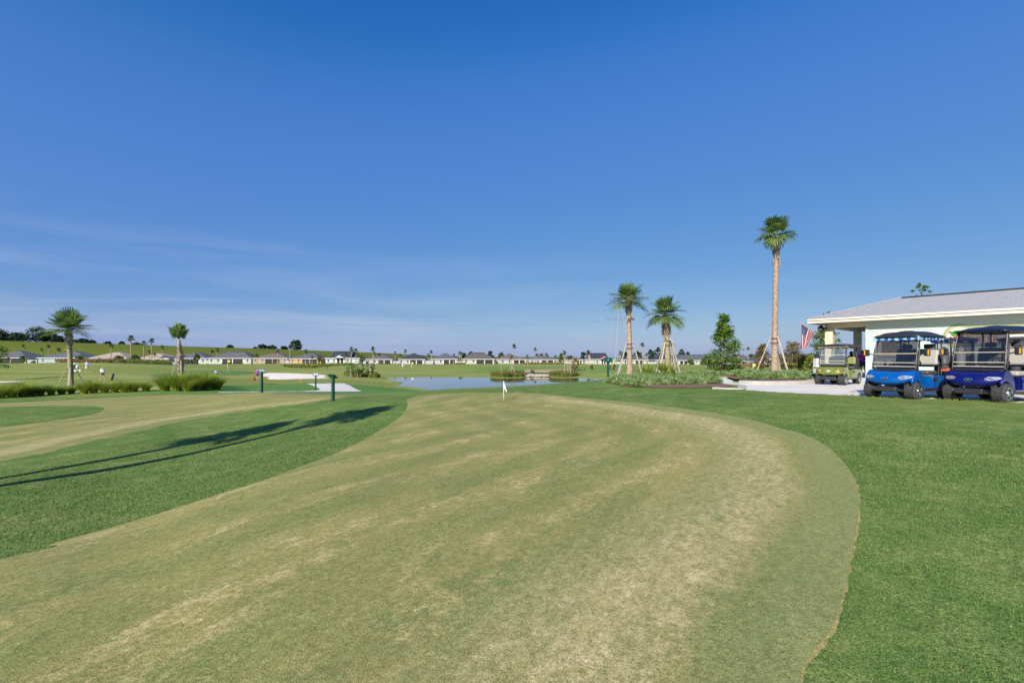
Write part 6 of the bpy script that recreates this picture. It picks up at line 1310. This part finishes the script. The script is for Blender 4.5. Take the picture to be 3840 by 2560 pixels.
# ------------------------------------------------------------------ people
def skinbody(name, joints, edges, radii, mat, parent, sub=2):
    me = bpy.data.meshes.new(name); me.from_pydata([tuple(j) for j in joints], edges, []); me.update(); o = bpy.data.objects.new(name, me); COL.objects.link(o); o.parent = parent
    md = o.modifiers.new('skin', 'SKIN'); md.use_smooth_shade = True
    sl = me.skin_vertices[0].data if len(me.skin_vertices) else None
    if sl is None:
        return o
    for i, rr in enumerate(radii): sl[i].radius = rr if hasattr(rr, '__len__') else (rr, rr)
    sl[0].use_root = True
    if sub: s2 = o.modifiers.new('sub', 'SUBSURF'); s2.levels = sub; s2.render_levels = sub
    me.materials.append(mat); return o
def person(label, loc, rz, H, shirt, shorts, hat, pose, skirt=False, stout=1.0, shortlen=.55, hatkind='cap'):
    """pose: dict of joint positions as fractions of the height, x forward, y left"""
    r = thing('person', label, 'person', loc, rz); k = H
    P = {'pel': (0, 0, .52), 'wai': (.0, 0, .60), 'che': (.0, 0, .73), 'nek': (.01, 0, .835), 'hed': (.02, 0, .90), 'top': (.02, 0, .965),
         'shL': (0, .105, .805), 'elL': (.0, .15, .64), 'wrL': (.06, .14, .50), 'haL': (.08, .13, .46), 'shR': (0, -.105, .805), 'elR': (.0, -.15, .64), 'wrR': (.06, -.14, .50), 'haR': (.08, -.13, .46),
         'hiL': (0, .055, .50), 'knL': (.015, .065, .27), 'anL': (0, .075, .045), 'toL': (.085, .08, .015), 'hiR': (0, -.055, .50), 'knR': (.015, -.065, .27), 'anR': (0, -.075, .045), 'toR': (.085, -.08, .015)}
    P.update(pose); J = lambda n: Vector(P[n])*k
    names = ['pel', 'wai', 'che', 'nek', 'hed', 'top', 'shL', 'elL', 'wrL', 'haL', 'shR', 'elR', 'wrR', 'haR', 'hiL', 'knL', 'anL', 'toL', 'hiR', 'knR', 'anR', 'toR']
    rad = {'pel': (.07, .085), 'wai': (.06, .075), 'che': (.065, .09), 'nek': (.03, .03), 'hed': (.05, .045), 'top': (.035, .032), 'sh': .034, 'el': .024, 'wr': .016, 'ha': .017, 'hi': .05, 'kn': .033, 'an': .02, 'to': .018}
    E = [('pel', 'wai'), ('wai', 'che'), ('che', 'nek'), ('nek', 'hed'), ('hed', 'top')]+[(a+s_, b+s_) for s_ in 'LR' for a, b in (('sh', 'el'), ('el', 'wr'), ('wr', 'ha'), ('hi', 'kn'), ('kn', 'an'), ('an', 'to'))]+[('che', 'shL'), ('che', 'shR'), ('pel', 'hiL'), ('pel', 'hiR')]
    rr = []
    for n in names:
        v = rad.get(n, rad.get(n[:2])); v = (v, v) if not hasattr(v, '__len__') else v; rr.append((v[0]*k*.9, v[1]*k*.9))
    skinbody('body', [J(n) for n in names], [(names.index(a), names.index(b)) for a, b in E], rr, M['skin'], r)
    def cloth(nm_, ns, es, rs, mat): skinbody(nm_, ns, es, [(a*k, b*k) for a, b in rs], mat, r, 1)
    mid = lambda a, b, t: J(a).lerp(J(b), t)
    st = stout
    cloth('shirt', [J('pel')+Vector((0, 0, .01*k)), J('wai'), J('che'), mid('che', 'nek', .85), J('shL'), mid('shL', 'elL', .75), J('shR'), mid('shR', 'elR', .75)], [(0, 1), (1, 2), (2, 3), (2, 4), (4, 5), (2, 6), (6, 7)], [(.085*st, .098*st), (.085*st, .095*st), (.078*st, .10*st), (.05, .055), (.05, .05), (.043, .043), (.05, .05), (.043, .043)], shirt)
    if skirt:
        m = MB(); prof = [(.56, .082), (.50, .10), (.42, .115), (.34, .125)]; m.grid([[(q_*k*math.cos(a)*.95+P['pel'][0]*k, q_*k*math.sin(a)*1.05+P['pel'][1]*k, z*k) for a in np.linspace(0, 2*math.pi, 21)] for z, q_ in prof]); m.build('skirt', shorts, r, smooth=True)
    else:
        cloth('shorts', [J('pel'), J('hiL'), mid('hiL', 'knL', shortlen), J('hiR'), mid('hiR', 'knR', shortlen)], [(0, 1), (1, 2), (0, 3), (3, 4)], [(.082, .095), (.062, .062), (.052, .052), (.062, .062), (.052, .052)], shorts)
    for s_ in 'LR':
        m = MB(); a = J('an'+s_); b = J('to'+s_); c = (a+b)/2; m.sphere((c.x, c.y, c.z-.006*k), (abs(b.x-a.x)/2+.035*k, .03*k+abs(b.y-a.y)/2, .028*k)); m.build('shoe', M['white'] if s_ else M['black'], r, smooth=True)
    h = J('hed'); m = MB()
    if hatkind == 'visor': m.sphere((h.x, h.y, h.z+.018*k), (.062*k, .056*k, .036*k)); m.box((h.x+.075*k, h.y, h.z+.016*k), (.07*k, .08*k, .008*k))
    elif hatkind == 'cap': m.sphere((h.x, h.y, h.z+.028*k), (.064*k, .056*k, .046*k)); m.box((h.x+.085*k, h.y, h.z+.03*k), (.07*k, .075*k, .01*k))
    elif hatkind == 'hair': m.sphere((h.x-.012*k, h.y, h.z+.01*k), (.062*k, .06*k, .068*k))
    m.build('hat' if hatkind != 'hair' else 'hair', hat, r, smooth=True)
    m = MB(); m.sphere((h.x+.057*k, h.y, h.z-.008*k), (.012*k, .009*k, .012*k), 6, 5); m.build('nose', M['skin'], r, smooth=True)
    if hatkind != 'hair': m = MB(); m.sphere((h.x-.02*k, h.y, h.z-.006*k), (.048*k, .053*k, .04*k)); m.build('hair', simple('grey_hair', (.30, .28, .26), .8), r, smooth=True)
    return r
pink = simple('pink_cloth', (.75, .35, .36), .8); pinkl = simple('pale_pink_cloth', (.80, .50, .55), .8); whitec = simple('white_shirt', (.80, .80, .84), .8); blk = simple('black_cloth', (.02, .02, .025), .8); purp = simple('purple_cloth', (.26, .02, .38), .8); lblue = simple('light_blue_cloth', (.36, .48, .78), .8)
club = {'elL': (.05, .11, .66), 'wrL': (.14, .03, .56), 'haL': (.16, .01, .54), 'elR': (.05, -.11, .66), 'wrR': (.14, -.03, .55), 'haR': (.16, -.01, .53)}
g = T(326, 1393.5); pk = person('person in a pink skirt, blue top and white hat looking down on the mound', tuple(g), R(-60), 1.72, lblue, pinkl, M['flagwhite'], dict(club, knL=(.0, .10, .27), anL=(0, .13, .045), toL=(.08, .15, .015), knR=(0, -.10, .27), anR=(0, -.12, .045), toR=(.08, -.14, .015)), skirt=True, stout=1.05)
g = T(385, 1425); ws_ = person('person in a white shirt, black shorts and visor stooping over on the fairway', tuple(g), R(-50), 1.78, whitec, blk, M['white'], dict(club, che=(.03, 0, .725), nek=(.06, 0, .82), hed=(.10, 0, .865), top=(.13, 0, .92), shL=(.03, .11, .79), shR=(.03, -.11, .79), knL=(.01, .10, .27), anL=(0, .13, .045), toL=(.08, .14, .015), knR=(.01, -.10, .27), anR=(0, -.13, .045), toR=(.08, -.14, .015)), stout=1.25, hatkind='visor', shortlen=.35)
g = T(965, 1424); pu = person('person in a purple shirt and white cap seen from behind beside the bunker', tuple(g), R(80), 1.65, purp, blk, M['flagwhite'], dict(haL=(.1, .1, .5)), shortlen=.5)
g = T(1510, 1382); bp = person('distant person in a light blue shirt and white shorts on the fairway beyond the pond', tuple(g), R(-90), 1.78, lblue, M['flagwhite'], simple('grey_cap', (.5, .5, .52), .8), dict(), stout=1.1)
g = T(812, 1411); cr = person('person in light blue crouching below the far green by the yellow flagstick', tuple(g), R(160), 1.7, lblue, simple('navy_cloth', (.03, .05, .14), .8), simple('grey_hair_a', (.42, .38, .34), .8), dict(pel=(-.06, 0, .30), wai=(-.03, 0, .37), che=(.06, 0, .47), nek=(.15, 0, .53), hed=(.20, 0, .56), top=(.25, 0, .59), shL=(.08, .10, .50), shR=(.08, -.10, .50), elL=(.16, .12, .36), wrL=(.22, .08, .24), haL=(.24, .06, .2), elR=(.16, -.12, .36), wrR=(.22, -.08, .24), haR=(.24, -.06, .2), hiL=(-.05, .055, .28), hiR=(-.05, -.055, .28), knL=(.12, .08, .25), knR=(.12, -.08, .25)), hatkind='hair')
dpp = 28.2; X = (3236-CX)/F*dpp; pp = person('person in a purple shirt and dark shorts standing inside the porch beside the wall', (X, dpp, PAD), R(60), 1.68, purp, simple('dark_navy_cloth', (.02, .02, .05), .8), simple('black_hair', (.01, .01, .012), .7), dict(), stout=1.15, hatkind='hair', shortlen=.75)
def club_(pers, lab, tipx=.35):
    m = MB(); a = Vector((.28, 0, .90)); b = Vector((.28+tipx, 0, .03)); m.tube([a, b], [.013, .008], 6); m.sphere(b, (.05, .03, .025), 8, 6); o_ = m.build('golf_club', M['metal'], smooth=True); o_.location = pers.location; o_.rotation_euler = pers.rotation_euler; tag(o_, lab, 'golf club')
club_(pk, 'golf club held by the person in the pink dress', .3); club_(ws_, 'golf club held by the person in the white shirt')
# bags and trolleys
g = T(288, 1392); r = thing('golf_trolley', 'three wheeled push trolley beside the pink dressed person', 'golf trolley', tuple(g), R(20))
m = MB(); m.tube([(-.35, 0, .2), (.25, 0, .95), (.4, 0, 1.0)], .02, 6); m.tube([(-.1, -.3, .15), (-.1, .3, .15)], .02, 6); m.tube([(-.1, 0, .5), (.35, 0, .14)], .02, 6); m.build('frame', M['white'], r)
for x, y in ((-.1, .33), (-.1, -.33), (.4, 0)): m = MB(); m.tube([(x, y-.025, .14), (x, y+.025, .14)], .14, 14); m.build('wheel', M['white'], r)
m = MB(); m.tube([(0, 0, 0), (.22, 0, .8)], [.13, .14], 12)
for j in range(6): m.tube([(.22, -.06+.025*j, .78), (.27+.01*j, -.07+.03*j, 1.0+.04*(j % 3))], [.01, .04], 6)
o_ = m.build('golf_bag', simple('white_blue_bag', (.55, .68, .82), .6, var=.35, sc=5), smooth=True); o_.location = g+Vector((-.12, 0, .22)); o_.rotation_euler = (0, 0, R(20)); tag(o_, 'white and blue golf bag on the three wheeled trolley', 'golf bag')
g = T(278, 1384); r = thing('hole_sign', 'small white topped tee sign left of the white and blue golf bag', 'sign', tuple(g), 0); m = MB(); m.box((0, 0, .45), (.12, .12, .9)); m.build('post', M['black'], r); m = MB(); m.box((0, 0, .95), (.5, .3, .05), M=Matrix.Rotation(R(25), 4, 'X')); m.build('board', M['white'], r)
g = T(421, 1425); r = thing('golf_bag', 'black carry bag standing on its legs right of the white shirted person', 'golf bag', tuple(g), R(-10))
m = MB(); m.tube([(-.1, 0, .02), (.05, 0, .42), (.18, 0, .80)], [.11, .12, .13], 12); m.build('bag', blk, r, smooth=True)
m = MB(); [m.tube([(.16, -.05+.02*j, .78), (.24+.01*j, -.06+.025*j, .92+.03*(j % 2))], [.01, .03], 5) for j in range(5)]; m.build('clubs', M['metal'], r)
for s_ in (-1, 1): m = MB(); m.tube([(.12, 0, .7), (.5, s_*.2, 0)], .012, 5); m.build('leg', M['metal'], r)
g = T(955, 1425); r = thing('golf_trolley', 'pull trolley with a red towel left of the purple shirted golfer', 'golf trolley', tuple(g), R(30))
m = MB(); m.tube([(0, 0, .15), (.3, 0, 1.0)], .02, 6); m.tube([(0, -.25, .13), (0, .25, .13)], .02, 6); m.tube([(.28, 0, .0), (.1, 0, .4)], .02, 6); m.build('frame', M['metal'], r)
for y in (.28, -.28): m = MB(); m.tube([(0, y-.02, .14), (0, y+.02, .14)], .14, 14); m.build('wheel', M['black'], r)
m = MB(); m.prism([(-.3, 0), (-.02, 0), (-.10, .78), (-.16, .78)], 'y', -.1, .1); m.build('towel', M['red'], r, bev=.02)
